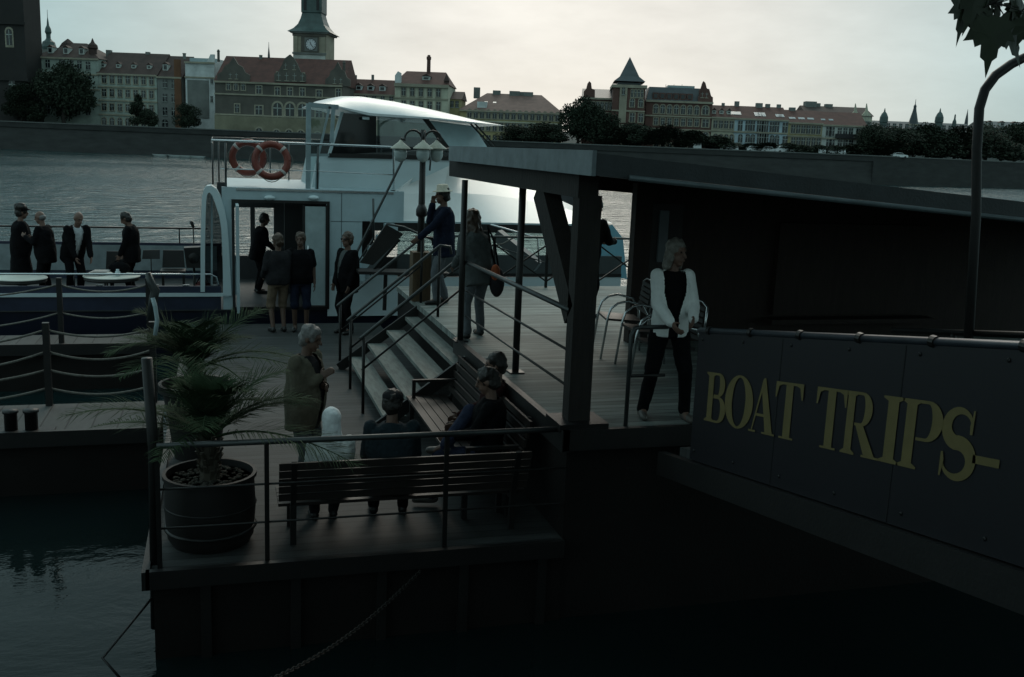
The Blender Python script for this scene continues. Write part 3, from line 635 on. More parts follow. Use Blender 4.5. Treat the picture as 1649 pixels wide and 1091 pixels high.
# ------------------------------------------------------------------ shoulder bags of the long-haired woman
sb = thing('shoulder_bag', 'dark shoulder bag with an orange patch on the long-haired woman', 'bag', (3.28, 11.8, 2.5))
MB().ell((3.27, 11.80, 2.47), .09, .15, .19).build('pouch', C_char, sb, True)
MB().ell((3.22, 11.70, 2.60), .06, .06, .10).build('orange_patch', mat('orange_cloth', (.32, .07, .02), .8, var=.5, vscale=20), sb, True)
MB().tube([(3.27, 11.72, 2.62), (3.22, 11.78, 2.95), (3.16, 11.9, 3.15), (3.22, 12.0, 2.9), (3.28, 11.88, 2.62)], .012, 6).build('strap', C_black, sb, True)
# ------------------------------------------------------------------ potted palms
def palm(label, plabel, x, y, z, rad, hgt, seed, nf, fl, drum, trunk=.28, e0=.35, e1=1.35):
    rnd = random.Random(seed)
    p = thing('plant_pot', plabel, 'pot', (x, y, z))
    MB().lathe([(rad * .86, 0), (rad * .95, hgt * .1), (rad, hgt * .5), (rad * .97, hgt * .94), (rad * 1.03, hgt * .95), (rad * 1.03, hgt), (rad * .95, hgt), (rad * .93, hgt * .88)] if drum else [(rad * .62, 0), (rad * .9, hgt * .88), (rad * 1.02, hgt * .9), (rad * 1.02, hgt), (rad * .93, hgt), (rad * .9, hgt * .9)], (x, y, z), 32).build('tub', M_terra, p, True, auto=40)
    if drum:
        for zz in (.22, .55): MB().lathe([(rad * .97, -.015), (rad * 1.025, 0), (rad * .97, .015)], (x, y, z + hgt * zz), 32).build('hoop', M_steel, p, True)
    m = MB(); nn = 20
    for i in range(160):
        a, r_ = rnd.uniform(0, 2 * PI), rad * .88 * math.sqrt(rnd.random()); s_ = rnd.uniform(.008, .025)
        m.ell((x + r_ * math.cos(a), y + r_ * math.sin(a), z + hgt * .9 + s_ * .3), s_ * 1.3, s_, s_ * .6, n=6, m=4)
    m.lathe([(.001, 0), (rad * .93, 0)], (x, y, z + hgt * .9), 24)
    m.build('soil', M_soil, p)
    t = thing('palm_plant', label, 'palm', (x, y, z + hgt * .9))
    c = V((x, y, z + hgt * .9))
    m = MB(); m.tube([c - Z_ * .02, c + Z_ * trunk * .5, c + Z_ * trunk], [.09, .075, .06], 10)
    for i in range(40):
        a = rnd.uniform(0, 2 * PI); zz = rnd.uniform(0, trunk); d = V((math.cos(a), math.sin(a), 0))
        m.bar(c + d * .06 + Z_ * zz, c + d * .11 + Z_ * (zz + .09), .03, .012)
    m.build('trunk', M_palmstem, t)
    for i in range(nf):
        a = 2.4 * i + rnd.uniform(-.3, .3); el = rnd.uniform(e0, e1); L = fl * rnd.uniform(.7, 1.1); droop = rnd.uniform(.5, 1.0)
        d = V((math.cos(a), math.sin(a), 0)); pts = []
        for k in range(15):
            u = k / 14
            pts.append(c + Z_ * trunk + d * (L * u * math.cos(el) * (1 + .25 * u)) + Z_ * (L * u * math.sin(el) - droop * L * .62 * u * u))
        f = MB(); f.tube(pts, [.012 * (1 - k / 15) + .002 for k in range(15)], 5)
        side = d.cross(Z_).normalized()
        for k in range(46):
            u = .15 + .85 * k / 45; idx = min(int(u * 14), 13); fr_ = u * 14 - idx
            q = pts[idx].lerp(pts[idx + 1], fr_) if idx < 14 else pts[14]; tn = (pts[min(idx + 1, 14)] - pts[idx]).normalized()
            up = side.cross(tn).normalized()
            for s in (-1, 1):
                ln = L * .38 * math.sin(PI * (.18 + .74 * u)) * rnd.uniform(.75, 1.1)
                dr = (side * s * .75 + tn * .75 + up * rnd.uniform(.05, .35)).normalized()
                w = up.cross(dr).normalized() * .0048
                m1 = q + dr * ln * .5 - Z_ * ln * .03; e = q + dr * ln - Z_ * ln * rnd.uniform(.1, .3)
                f.add([q - w * .5, q + w * .5, m1 + w, m1 - w, e], [(0, 1, 2, 3), (3, 2, 4)])
        f.build('frond', M_palm, t, fix=False)
palm('large potted palm with drooping fronds at the left front corner of the lower deck', 'big dark hooped tub holding the nearer palm, behind the front railing', -.12, 8.32, LZ, .37, .60, 3, 23, 1.12, True, .34, .35, 1.4)
palm('bushy upright palm in a pot behind the larger front palm', 'dark tapered pot holding the farther palm, on the left deck edge', -.28, 10.7, LZ, .37, .80, 11, 24, 1.15, False, .2, .6, 1.45)
# ------------------------------------------------------------------ chain and ropes
ch = MB(); a, c = V((1.55, 7.64, .62)), atZ(300, 1150, 1.2)
n = 95
for i in range(n):
    u = i / n; q = a.lerp(c, u) - Z_ * (.16 * math.sin(PI * u)); q2 = a.lerp(c, (i + 1.35) / n) - Z_ * (.16 * math.sin(PI * min((i + 1.35) / n, 1)))
    d = (q2 - q).normalized(); s_ = d.cross(Z_).normalized() if i % 2 else d.cross(d.cross(Z_)).normalized()
    L = (q2 - q).length; pp = []
    for k in range(9):
        an = 2 * PI * k / 8; pp.append((q + q2) / 2 + d * (L * .5 * math.cos(an)) + s_ * (.016 * math.sin(an)))
    ch.tube(pp, .005, 5, cap=False)
tag(ch.build('mooring_chain', M_rust, smooth=True), 'rusty mooring chain running from the pontoon front towards the bank', 'chain')
tag(MB().tube([(-.56, 7.7, .55), atZ(165, 1060, .35), atZ(200, 1100, .2)], .011, 6).build('mooring_line', M_black, smooth=True), 'thin dark mooring line dropping from the left corner of the pontoon', 'rope')
# ------------------------------------------------------------------ passenger boat
BY, BF, DK = 19.2, 23.6, .92     # near side, far side, deck height
def by(px, py, y=BY): return atY(px, py, y)
bt = thing('passenger_boat', 'white and navy river cruise boat with open stern deck and sloping wheelhouse', 'boat', (0, 21.4, 0))
def hullsec(y0, y1, z0, z1, x0=-13, x1=7.0, bow=9.2):
    m = MB(); n = 8
    near = [(x0, y0)] + [(x1 + (bow - x1) * math.sin(R(90 * i / n)), y0 + (y1 - y0) / 2 * (1 - math.cos(R(90 * i / n)))) for i in range(n + 1)]
    far = [(x, y0 + y1 - y) for x, y in reversed(near[:-1])]
    pl_ = near + far; k = len(pl_)
    m.add([(x, y, z0) for x, y in pl_] + [(x, y, z1) for x, y in pl_], [tuple(reversed(range(k))), tuple(range(k, 2 * k))] + [(i, (i + 1) % k, (i + 1) % k + k, i + k) for i in range(k)])
    return m
hullsec(BY + .03, BF - .03, -.4, DK - .02).build('hull', M_navy, bt)
hullsec(BY, BF, DK - .02, DK, bow=9.2).build('deck', mat('boat_deck', (.04, .042, .042), .6), bt)
# open stern part: navy coaming, white stripe
b = MB(); b.box((-13, BY, DK), (-.02, BY + .06, 1.36)).box((-13, BF - .06, DK), (.0, BF, 1.72)); b.build('bulwark', mat('navy_bulwark', (.02, .026, .05), .4), bt)
MB().box((-13, BF - .075, 1.1), (-.1, BF - .061, 1.66)).build('bulwark_lining', mat('grey_lining', (.22, .26, .27), .5), bt)
MB().box((-13, BY - .035, 1.17), (.12, BY - .002, 1.235)).build('white_stripe', M_white, bt)
for px in (160, 250, 300, 345): MB().box((by(px - 6, 455).x, BY + .005, 1.361), (by(px + 5, 455).x, BY + .055, 1.385)).build('fairlead', M_chrome, bt)
MB().tube([(-13, BY + .03, 1.56), (-.2, BY + .03, 1.58), (-.1, BY + .03, 1.53), (-.06, BY + .03, 1.36)], .018, 8).build('stern_rail', M_chrome, bt, True)
for x in (-9, -6, -2.55, -1.2): MB().tube([(x, BY + .03, 1.36), (x, BY + .03, 1.56)], .014, 6).build('rail_post', M_steel, bt, True)
MB().tube([(-13, BF - .04, 2.02), (-.3, BF - .04, 2.05)], .02, 8).build('far_rail', M_steel, bt, True)
for x in (-8, -5.5, -2.9, -.9): MB().tube([(x, BF - .04, 1.7), (x, BF - .04, 2.05)], .016, 6).build('rail_post', M_steel, bt, True)
# --- arched windbreak at the front of the open deck
ar = MB()
outer = [by(373, 476)] + [by(*q) for q in ((371, 440), (369, 400), (366, 360), (362, 338), (356, 318), (348, 304), (340, 299), (333, 300), (328, 306), (325, 318), (324, 345), (323, 400), (323, 470))]
inner = [by(359, 476)] + [by(*q) for q in ((359, 440), (358, 400), (356, 366), (353, 348), (347, 329), (342, 316), (338, 310), (335, 311), (333, 316), (332, 326), (331, 348), (330, 400), (330, 470))]
k = len(outer)
for i in range(k - 1):
    q = [outer[i], outer[i + 1], inner[i + 1], inner[i]]
    ar.hexa([p + V((0, -.045, 0)) for p in q] + [p + V((0, .5, 0)) for p in q])
ar.build('arch_frame', M_white, bt)
MB().add([p + Y_ * .25 for p in inner], [tuple(range(k))]).build('arch_glass', M_glasssmoke, bt)
MB().bar(by(341, 312, BY + .2), by(341, 474, BY + .2), .035, .03).build('arch_mullion', M_whitedull, bt)
# --- saloon wall with doorway
zt, z_d0, z_d1 = 3.2, DK, 2.93
xa, xd0, xd1, xr = .02, .24, 1.93, 2.75
b = MB(); b.box((xa, BY, DK), (xd0, BY + .1, zt)).box((xd0, BY, z_d1), (xd1, BY + .1, zt)).box((xd1, BY, DK), (2.6, BY + .1, zt)).box((xa + .1, BY + .1, 3.1), (3.2, BF, 3.2))
b.box((2.6, BY, 2.62), (3.4, BY + .1, zt)).box((2.6, BY, DK), (3.3, BY + .1, 1.62))
b.build('saloon_wall', M_whitedull, bt)
MB().prism([(q.x - by(373, 476).x, q.z) for q in (by(372, 476), by(370, 440), by(368, 400), by(365, 360), by(362, 342), by(374, 322), by(382, 476))], .05, (V((by(373, 476).x, BY + .05, 0)), X_, Z_, Y_)).build('arch_side_panel', M_whitedull, bt)
b = MB(); b.box((xd0 - .05, BY - .03, z_d1), (xd1 + .05, BY - .002, z_d1 + .05)).box((xd1, BY - .03, DK), (xd1 + .05, BY - .002, z_d1)).box((xd0 - .05, BY - .03, DK), (xd0, BY - .002, z_d1)).box((xd0, BY - .03, DK), (xd1, BY + .3, DK + .05)); b.build('door_frame', M_black, bt)
# far wall with window openings so the river shows through the doorway
fw0, fw1 = by(411, 420, BF).x, by(441, 420, BF).x
x2 = by(395, 420, BF).x
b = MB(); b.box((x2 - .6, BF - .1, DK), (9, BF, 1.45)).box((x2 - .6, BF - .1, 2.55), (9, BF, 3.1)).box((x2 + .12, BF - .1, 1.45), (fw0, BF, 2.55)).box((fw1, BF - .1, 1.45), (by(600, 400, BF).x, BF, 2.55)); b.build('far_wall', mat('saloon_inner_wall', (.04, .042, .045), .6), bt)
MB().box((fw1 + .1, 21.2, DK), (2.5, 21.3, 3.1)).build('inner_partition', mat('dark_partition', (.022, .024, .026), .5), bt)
seam_b = mat('boat_seam', (.10, .13, .14), .5)
for x in (2.2,): MB().box((x, BY - .004, DK + .7), (x + .012, BY - .0005, zt - .02)).build('panel_seam', seam_b, bt)
MB().box((2.0, BY - .004, 2.60), (2.59, BY - .0005, 2.612)).build('panel_seam', seam_b, bt)
MB().box((xa + .25, BY - .02, zt - .05), (3.2, BY - .0005, zt - .015)).build('gunwale_strip', M_chrome, bt)
# door leaves
d = MB().box((xd0 + .02, BY - .75, DK + .05), (xd0 + .07, BY - .03, z_d1 - .02)).build('door', M_whitedull, bt)
lf_ = MB(); a, c = by(491, 338), by(524, 330)
lf_.box((1.50, BY - .06, DK + .08), (1.92, BY - .035, z_d1 - .05)); o = lf_.build('door', mat('pale_door_leaf', (.34, .42, .43), .3, var=.15), bt)
MB().tube([(1.57, BY - .1, 1.9), (1.57, BY - .1, 2.15)], .015, 6).build('handle', M_chrome, o, True)
b = MB()
for x0, x1, z0, z1 in ((1.48, 1.52, DK + .06, z_d1 - .03), (1.90, 1.945, DK + .06, z_d1 - .03)): b.box((x0, BY - .07, z0), (x1, BY - .03, z1))
b.build('door_edge', M_black, o)
for px in (434, 505): MB().ell(by(px, 319, BY - .05) , .10, .08, .05).build('deck_lamp', M_white, bt, True)
# --- raking foredeck, beam, windows and lower hull of the saloon
def skin4(m, A, B_, nu=1):  # strip between two polylines with thickness
    o = len(m.v); n = len(A)
    m.add(A + B_, [(i, i + 1, i + 1 + n, i + n) for i in range(n - 1)])
lowx = [2.75, 4.0, 5.5, 6.8, 7.5, 8.05]; lowy = [BY, BY, BY + .02, BY + .1, BY + .3, BY + .75]
low = [V((x, y, 2.615)) for x, y in zip(lowx, lowy)]
mid = [V((x, y, z)) for x, y, z in ((3.3, BY + .5, 3.12), (4.4, BY + 1.1, 3.16), (5.5, BY + 1.2, 3.12), (6.6, BY + 1.25, 2.99), (7.3, BY + 1.2, 2.83), (8.06, BY + 1.05, 2.63))]
top_ = [V((x, y, z)) for x, y, z in ((4.2, BY + 1.3, 3.80), (4.8, BY + 2.3, 3.78), (5.7, BY + 2.5, 3.6), (6.75, BY + 2.4, 3.26), (7.4, BY + 2.0, 2.96), (8.07, BY + 1.3, 2.64))]
far = [V((p.x, BF - .1 - (0 if i < 4 else .9 * (i - 3)), p.z + .02)) for i, p in enumerate(top_)]
m = MB(); skin4(m, low, mid); skin4(m, mid, top_); skin4(m, top_, far); m.add([low[0], mid[0], top_[0], far[0], V((2.75, BF - .1, 2.615))], [(0, 1, 2, 3, 4)])
m.build('foredeck_shell', mat('glossy_white_shell', (.76, .76, .74), .22, var=.03), bt, True, auto=35)
b = MB(); b.box((2.75, BY - .02, 2.44), (7.5, BY + .12, 2.61)).build('black_beam', M_black, bt)
MB().box((2.75, BY - .03, 2.605), (7.7, BY - .021, 2.64)).build('pale_trim', M_whitedull, bt)
MB().box((3.3, BY, 1.62), (8.0, BY + .1, 1.985)).build('grey_band', M_greyband, bt)
MB().box((3.3, BY - .03, 1.555), (8.0, BY - .002, 1.625)).build('black_strake', M_black, bt)
MB().box((1.95, BY - .02, .78), (8.0, BY + .09, 1.55)).build('white_lower_side', M_white, bt)
MB().box((3.3, BY + .04, 1.985), (7.4, BY + .055, 2.44)).build('saloon_glass', M_glass, bt)
for px0, px1 in ((800, 850), (905, 925), (712, 735)): MB().bar(by(px0, 372, BY + .03), by(px1, 412, BY + .03), .28 if px0 == 800 else .1, .07).build('slanting_mullion', M_black, bt)
MB().add([by(955, 366, BY + .02), by(986, 362, BY + .25), by(1003, 384, BY + .5), by(1010, 450, BY + .55), by(958, 442, BY + .02), by(955, 366, BY + .1), by(986, 362, BY + .33), by(1003, 384, BY + .58), by(1010, 450, BY + .63), by(958, 442, BY + .1)], [(0, 1, 2, 3, 4), (9, 8, 7, 6, 5), (0, 5, 6, 1), (1, 6, 7, 2), (2, 7, 8, 3), (3, 8, 9, 4), (4, 9, 5, 0)]).build('bow_window', M_bowsky, bt)
# --- boat's outside steps
so = MB()
for i in range(5):
    px, py = 566 + 13 * i, 432 - 18 * i
    q = by(px, py, BY - .05); so.box((q.x, BY - .55, q.z - .19), (q.x + .19, BY - .003, q.z))
so.build('side_steps', M_whitedull, bt)
MB().tube([by(562, 432, BY - .5), by(572, 412, BY - .5), by(655, 245, BY - .5), by(730, 240, BY - .5)], .024, 8).build('step_rail', M_grayrail, bt, True)
MB().tube([by(572, 430, BY - .5), by(602, 382, BY - .5)], .014, 6).build('step_lower_rail', M_grayrail, bt, True)
MB().tube([by(601, 320, BY - .5), by(602, 388, BY - .5)], .02, 8).build('step_post', M_grayrail, bt, True)
# --- upper deck rails
zr = 3.2
MB().tube([by(341, 229, BY + .4), by(341, 226, BY + .15), by(420, 229, BY + .1), by(630, 237, BY + .1), by(634, 240, BY + .1), by(634, 305, BY + .1)], .022, 8).build('upper_rail', M_chrome, bt, True)
MB().tube([by(341, 227, BY + .3), by(342, 222, BF - .3), by(520, 226, BF - .3)], .018, 8).build('upper_rail', M_grayrail, bt, True)
MB().tube([by(355, 272, BY + .1), by(512, 276, BY + .1), by(634, 282, BY + .1)], .012, 6).build('upper_wire', M_chrome, bt, True)
for px in (363, 512): MB().tube([V((by(px, 240).x, BY + .1, zr)), by(px, 229 + (px - 341) * .035, BY + .1)], .02, 8).build('upper_post', M_grayrail, bt, True)
for px, y in ((342, BY + .9), (352, BY + 2), (465, BF - .4), (435, BF - .4)): MB().tube([V((by(px, 240, y).x, y, zr)), V((by(px, 240, y).x, y, zr + .82))], .016, 8).build('upper_post', M_grayrail, bt, True)
MB().tube([by(695, 238, BY + .3), by(692, 275, BY + .2)], .018, 8).build('upper_post', M_grayrail, bt, True)
# --- wheelhouse
WY0, WY1 = BY + .9, BF - .7
def wy(px, py, y=WY0): return atY(px, py, y)
wh = MB()
base = [wy(*q) for q in ((530, 252), (735, 257), (722, 268), (640, 306), (500, 312), (512, 252))]
wh.add(base + [p + Y_ * (WY1 - WY0) for p in base], [tuple(range(6)), tuple(reversed(range(6, 12)))] + [(i, i + 6, (i + 1) % 6 + 6, (i + 1) % 6) for i in range(6)])
wh.build('wheelhouse_base', M_white, bt)
# side glass (dark), seen-through pane, windshield
def pane(name, pts, m, th=.03):
    pts = list(pts); k = len(pts); return MB().add(pts + [p + Y_ * th for p in pts], [tuple(range(k)), tuple(reversed(range(k, 2 * k)))] + [(i, i + k, (i + 1) % k + k, (i + 1) % k) for i in range(k)]).build(name, m, bt)
pane('side_window', [wy(*q) for q in ((553, 182), (606, 187), (606, 246), (531, 250))], M_glassdark)
pane('side_window', [wy(*q) for q in ((608, 188), (684, 192), (722, 246), (608, 246))], M_glassgrey)
pane('far_window', [wy(*q, WY1) for q in ((560, 190), (604, 190), (604, 240), (540, 240))], M_glassdark)
pane('sill', [wy(*q, WY0 - .03) for q in ((530, 247), (735, 252), (735, 259), (528, 254))], M_black, .05)
pane('window_post', [wy(*q, WY0 - .02) for q in ((549, 180), (554, 180), (532, 252), (527, 252))], M_white, .06)
pane('window_post', [wy(*q, WY0 - .02) for q in ((681, 192), (690, 192), (735, 252), (726, 252))], M_black, .06)
ws = [wy(690, 194), wy(772, 203), wy(800, 246), wy(735, 252)]
MB().add([ws[0], ws[1] + Y_ * .5, ws[2] + Y_ * .5, ws[3]] + [p + Y_ * .06 for p in (ws[0], ws[1] + Y_ * .5, ws[2] + Y_ * .5, ws[3])], [(0, 1, 2, 3), (7, 6, 5, 4), (0, 4, 5, 1), (1, 5, 6, 2), (2, 6, 7, 3), (3, 7, 4, 0)]).build('windshield', mat('painted_sky_glass', (.42, .55, .58), .12, var=.1), bt)  # pale base colour stands in for sky mirrored in the windshield
for d in (0, 7): MB().bar(wy(758 + d, 200, WY0 + .2), wy(791 + d, 236, WY0 + .2), .03, .03).build('wiper', M_black, bt)
# visor-like roof
prof_t = [(503, 166), (516, 160), (535, 156), (562, 153), (590, 153.5), (640, 161), (690, 172), (740, 184), (780, 194), (806, 201)]
prof_b = [(505, 168), (520, 170), (540, 173.5), (562, 180), (592, 187), (640, 190), (690, 192.5), (740, 197), (780, 201), (806, 203)]
rm = MB(); rows = []
ys = [(WY0 - .35, 0.0), (WY0 - .1, .5), (WY0 + .5, .95), ((WY0 + WY1) / 2, 1.08), (WY1 - .5, .95), (WY1 + .2, .3)]
Tp = [wy(*q) for q in prof_t]; Bp = [wy(*q) for q in prof_b]
for y, hgt in ys:
    rows.append([V((b_.x, y, b_.z + (t_.z - b_.z) * (.12 + .88 * hgt))) for t_, b_ in zip(Tp, Bp)])
n = len(Tp); o = 0; vs = []
for r_ in rows: vs += r_
botr = [[V((b_.x, y, b_.z)) for b_ in Bp] for y, _ in (ys[0], ys[-1])]
for r_ in botr: vs += r_
fs = []
K = len(ys)
for j in range(K - 1): fs += [(j * n + i, j * n + i + 1, (j + 1) * n + i + 1, (j + 1) * n + i) for i in range(n - 1)]
fs += [(K * n + i, (K + 1) * n + i, (K + 1) * n + i + 1, K * n + i + 1) for i in range(n - 1)]
fs += [(K * n + i, K * n + i + 1, i + 1, i) for i in range(n - 1)] + [((K - 1) * n + i, (K - 1) * n + i + 1, (K + 1) * n + i + 1, (K + 1) * n + i) for i in range(n - 1)]
fs += [tuple([j * n for j in range(K)] + [(K + 1) * n, K * n]), tuple([j * n + n - 1 for j in range(K)] + [(K + 1) * n + n - 1, K * n + n - 1])]
rm.add(vs, fs); rm.build('wheelhouse_roof', mat('roof_white', (.66, .70, .71), .3, var=.05, vscale=1.), bt, True, auto=28)
MB().box(tuple(wy(584, 191, WY0 - .28) - V((0, 0, .02))), tuple(wy(594, 189, WY0 - .2))).build('nav_light', M_white, bt)
# open steel door-frame aft of the wheelhouse
b = MB()
for q, r_, w in (((497, 167), (496, 306), .09), ((537, 170), (534, 230), .07), ((512, 262), (510, 305), .07)): b.bar(by(*q, BY + .25), by(*r_, BY + .25), w, .06, up=(0, 1, 0))
b.bar(by(497, 169, BY + .25), by(545, 173, BY + .25), .05, .085).bar(by(496, 250, BY + .25), by(530, 250, BY + .25), .04, .05).bar(by(531, 172, BY + .25), by(510, 262, BY + .25), .05, .04)
b.build('wing_door_frame', mat('bluegrey_frame', (.26, .34, .36), .4), bt)
MB().add([by(501, 173, BY + .27), by(530, 173, BY + .27), by(510, 255, BY + .27), by(500, 300, BY + .27)], [(0, 1, 2, 3)]).build('wing_glass', M_glass, bt)
# ------------------------------------------------------------------ lifebuoys
def buoy(label, px, py, y, r, tilt):
    c = atY(px, py, y); t = thing('lifebuoy', label, 'lifebuoy', c, 0, 'lifebuoys on the upper rail')
    m = MB(); rt_ = .068; n1, n2 = 28, 10
    def ringp(a): return V((math.cos(a) * r, math.sin(a) * tilt, math.sin(a) * r))
    for (s0, s1, mm, rr, nm) in [(0, 28, M_orange, rt_, 'ring')]:
        m.tube([c + ringp(2 * PI * i / n1) for i in range(n1 + 1)], rr, n2, cap=False); m.build(nm, mm, t, True)
    for a in (45, 135, 225, 315):
        MB().tube([c + ringp(R(a - 5 + 3.3 * i)) for i in range(4)], rt_ + .004, n2).build('tape', M_tape, t, True)
    MB().tube([c + ringp(2 * PI * i / 32) * (1.22 + .1 * math.cos(4 * 2 * PI * i / 32)) - Y_ * .02 for i in range(33)], .008, 5, cap=False).build('grab_line', M_rope, t, True)
buoy('orange lifebuoy hanging in front of the other on the boat rail', 437, 259, BY + .02, .295, .05)
buoy('orange lifebuoy partly hidden behind the front one on the boat rail', 399, 254, BY + .75, .285, -.08)
# ------------------------------------------------------------------ things on the open deck
def rtable(label, px, py, y, r):
    c = atY(px, py, y); t = thing('round_table', label, 'table', (c.x, y, DK), 0, 'round tables on the stern deck')
    MB().lathe([(r, 0), (r + .01, .012), (r, .025), (.001, .028)], c - Z_ * .02, 32).build('tabletop', mat('pale_tablecloth', (.62, .62, .56), .5, var=.05), t, True, auto=40)
    MB().lathe([(r * .97, 0), (r * .99, -.04), (r * .97, -.06)], c - Z_ * .022, 32).build('edge', M_black, t)
    MB().lathe([(.22, 0), (.2, .03), (.04, .06), (.035, c.z - DK - .05)], (c.x, y, DK), 16).build('pedestal', M_steel, t, True)
    return c
rtable('round pale table at the left frame edge on the stern deck', 32, 447, 19.95, .46)
c2 = rtable('round pale table cluttered with papers and bags on the stern deck', 180, 444, 20.0, .50)
o = MB(); rnd = random.Random(2)
for i in range(6): o.hexa([V((c2.x - .34 + .03 * i, 19.9 + .03 * i, c2.z + .012 + .012 * i)) + V(q) for q in ((-.14, -.1, 0), (.14, -.1, 0), (.16, .1, .01), (-.12, .1, .01), (-.14, -.1, .008), (.14, -.1, .008), (.16, .1, .02), (-.12, .1, .02))])
tag(o.build('paper_stack', M_tape), 'loose stack of white papers on the cluttered round table', 'papers')
t = thing('black_bag', 'black soft bag lying on the cluttered round table beside the papers', 'bag', (c2.x + .12, 20.15, c2.z + .01))
MB().ell((c2.x + .12, 20.2, c2.z + .12), .2, .11, .12).build('pouch', C_black, t, True); MB().tube([(c2.x - .02, 20.2, c2.z + .18), (c2.x + .08, 20.2, c2.z + .26), (c2.x + .2, 20.2, c2.z + .25), (c2.x + .27, 20.2, c2.z + .16)], .012, 6).build('strap', C_black, t, True)
t = thing('carafe', 'small white carafe standing on the cluttered round table', 'carafe', (c2.x + .12, 19.85, c2.z + .01))
MB().lathe([(.04, 0), (.05, .03), (.045, .08), (.025, .11), (.03, .13)], (c2.x + .12, 19.85, c2.z + .01), 14).build('vessel', M_white, t, True)
def deckchair(label, x, y):
    t = thing('deck_chair', label, 'chair', (x, y, DK), 0, 'dark chairs on the stern deck')
    m = MB(); m.box((x - .24, y - .22, DK + .43), (x + .24, y + .22, DK + .48)); m.build('seat', M_black, t)
    for sx in (-1, 1):
        for sy in (-1, 1): MB().bar((x + .2 * sx, y + .19 * sy, DK), (x + .2 * sx, y + .19 * sy, DK + .43), .03, .03).build('leg', M_black, t)
    MB().hexa([(x - .22, y + .2, DK + .5), (x + .22, y + .2, DK + .5), (x + .22, y + .24, DK + .5), (x - .22, y + .24, DK + .5), (x - .2, y + .27, DK + .85), (x + .2, y + .27, DK + .85), (x + .2, y + .3, DK + .85), (x - .2, y + .3, DK + .85)]).build('backrest', M_black, t)
deckchair('dark chair behind the cluttered round table on the stern deck', -2.0, 21.0)
deckchair('dark chair beside the speaker and microphone on the stern deck', -.95, 21.3)
q = atY(311, 365, 21.2)
t = thing('microphone_stand', 'thin black microphone stand against the river beside the arch', 'stand', (q.x, 21.2, DK))
MB().tube([(q.x + .02, 21.2, DK + .02), (q.x, 21.2, q.z + .02)], .012, 8).build('pole', M_black, t, True); MB().lathe([(.14, 0), (.14, .02), (.02, .03)], (q.x + .02, 21.2, DK), 16).build('base', M_black, t)
MB().cap((q.x, 21.2, q.z), (q.x - .03, 21.2, q.z + .08), .03, .035).build('microphone', M_black, t, True)
q = atY(312, 414, 19.6)
t = thing('loudspeaker', 'black loudspeaker on a stand next to the white arch', 'speaker', (q.x, 19.6, DK))
MB().hexa([q + V(p) for p in ((-.13, -.1, -.2), (.12, -.1, -.2), (.12, .14, -.2), (-.13, .14, -.2), (-.17, -.14, .18), (.17, -.14, .2), (.17, .16, .2), (-.17, .16, .18))]).build('cabinet', M_black, t)
MB().lathe([(.1, 0), (.085, .012), (.03, .03)], q + V((0, -.13, 0)), 16, rot=Matrix.Rotation(R(90), 3, 'X')).build('cone', M_steel, t, True)
MB().tube([q - Z_ * .2, V((q.x, 19.6, DK))], .02, 8).build('pole', M_steel, t, True)
q = atY(243, 411, 21.3)
t = thing('music_stand', 'grey music stand with tilted tray right of the standing man', 'stand', (q.x, 21.3, DK))
MB().hexa([q + V(p) for p in ((-.17, -.02, -.08), (.17, -.02, -.08), (.17, 0, -.08), (-.17, 0, -.08), (-.15, .06, .09), (.17, .06, .1), (.17, .08, .1), (-.15, .08, .09))]).build('tray', M_steel, t)
MB().tube([q - Z_ * .05, V((q.x, 21.3, DK + .1))], .012, 6).build('pole', M_steel, t, True)
for a in (0, 120, 240): MB().tube([(q.x, 21.3, DK + .2), (q.x + .22 * math.cos(R(a)), 21.3 + .22 * math.sin(R(a)), DK + .01)], .01, 6).build('leg', M_steel, t, True)
q = atY(326, 446, 20.0)
t = thing('red_bag', 'dark red holdall at the foot of the white arch', 'bag', (q.x, 20.0, DK)); MB().ell((q.x, 20.0, DK + .22), .2, .12, .22).build('pouch', mat('dark_red_canvas', (.09, .015, .015), .8), t, True)
MB().tube([(q.x - .12, 19.95, DK + .38), (q.x - .05, 19.95, DK + .5), (q.x + .06, 19.95, DK + .5), (q.x + .12, 19.95, DK + .38)], .012, 6).build('handle', C_black, t, True)
# ------------------------------------------------------------------ rope-fenced walkways at the left
def walkway(label, y0, y1, x1, flabel, fy, posts, levels, hp_, seed):
    t = thing('floating_walkway', label, 'walkway', (-4, (y0 + y1) / 2, 0), 0, 'floating plank walkways')
    MB().box((-12, y0, LZ - .05), (x1, y1, LZ)).build('boards', M_deckx, t)
    MB().box((-12, y0 + .03, -.4), (x1 - .03, y1 - .03, LZ - .052)).build('float', M_hull, t)
    MB().box((-12, y0 - .06, LZ - .16), (x1, y0 - .002, LZ + .02)).build('edge_beam', M_black, t)
    f = thing('rope_fence', flabel, 'fence', (-4, fy, LZ), 0, 'rope fences of the floating walkways')
    for x in posts: MB().box((x - .038, fy - .038, LZ), (x + .038, fy + .038, LZ + hp_ + .06)).build('post', M_black, f)
    rnd = random.Random(seed)
    for z in levels:
        for i in range(len(posts) - 1):
            a, c = posts[i], posts[i + 1]; L = abs(c - a); sag = .085 * L * rnd.uniform(.8, 1.2)
            MB().tube([V((a + (c - a) * k / 14, fy, LZ + z - sag * 4 * (k / 14) * (1 - k / 14))) for k in range(15)], .015, 7).build('rope', M_rope, f, True)
xp = atY(76, 600, 13.0).x
walkway('nearer floating plank walkway left of the lower deck', 11.85, 13.1, -.72, 'rope fence with five sagging ropes along the nearer walkway', 13.05, [-6.6, -4.5, xp, -.85], (.22, .45, .68, .95), .98, 4)
xp2 = atY(108, 540, 17.6).x
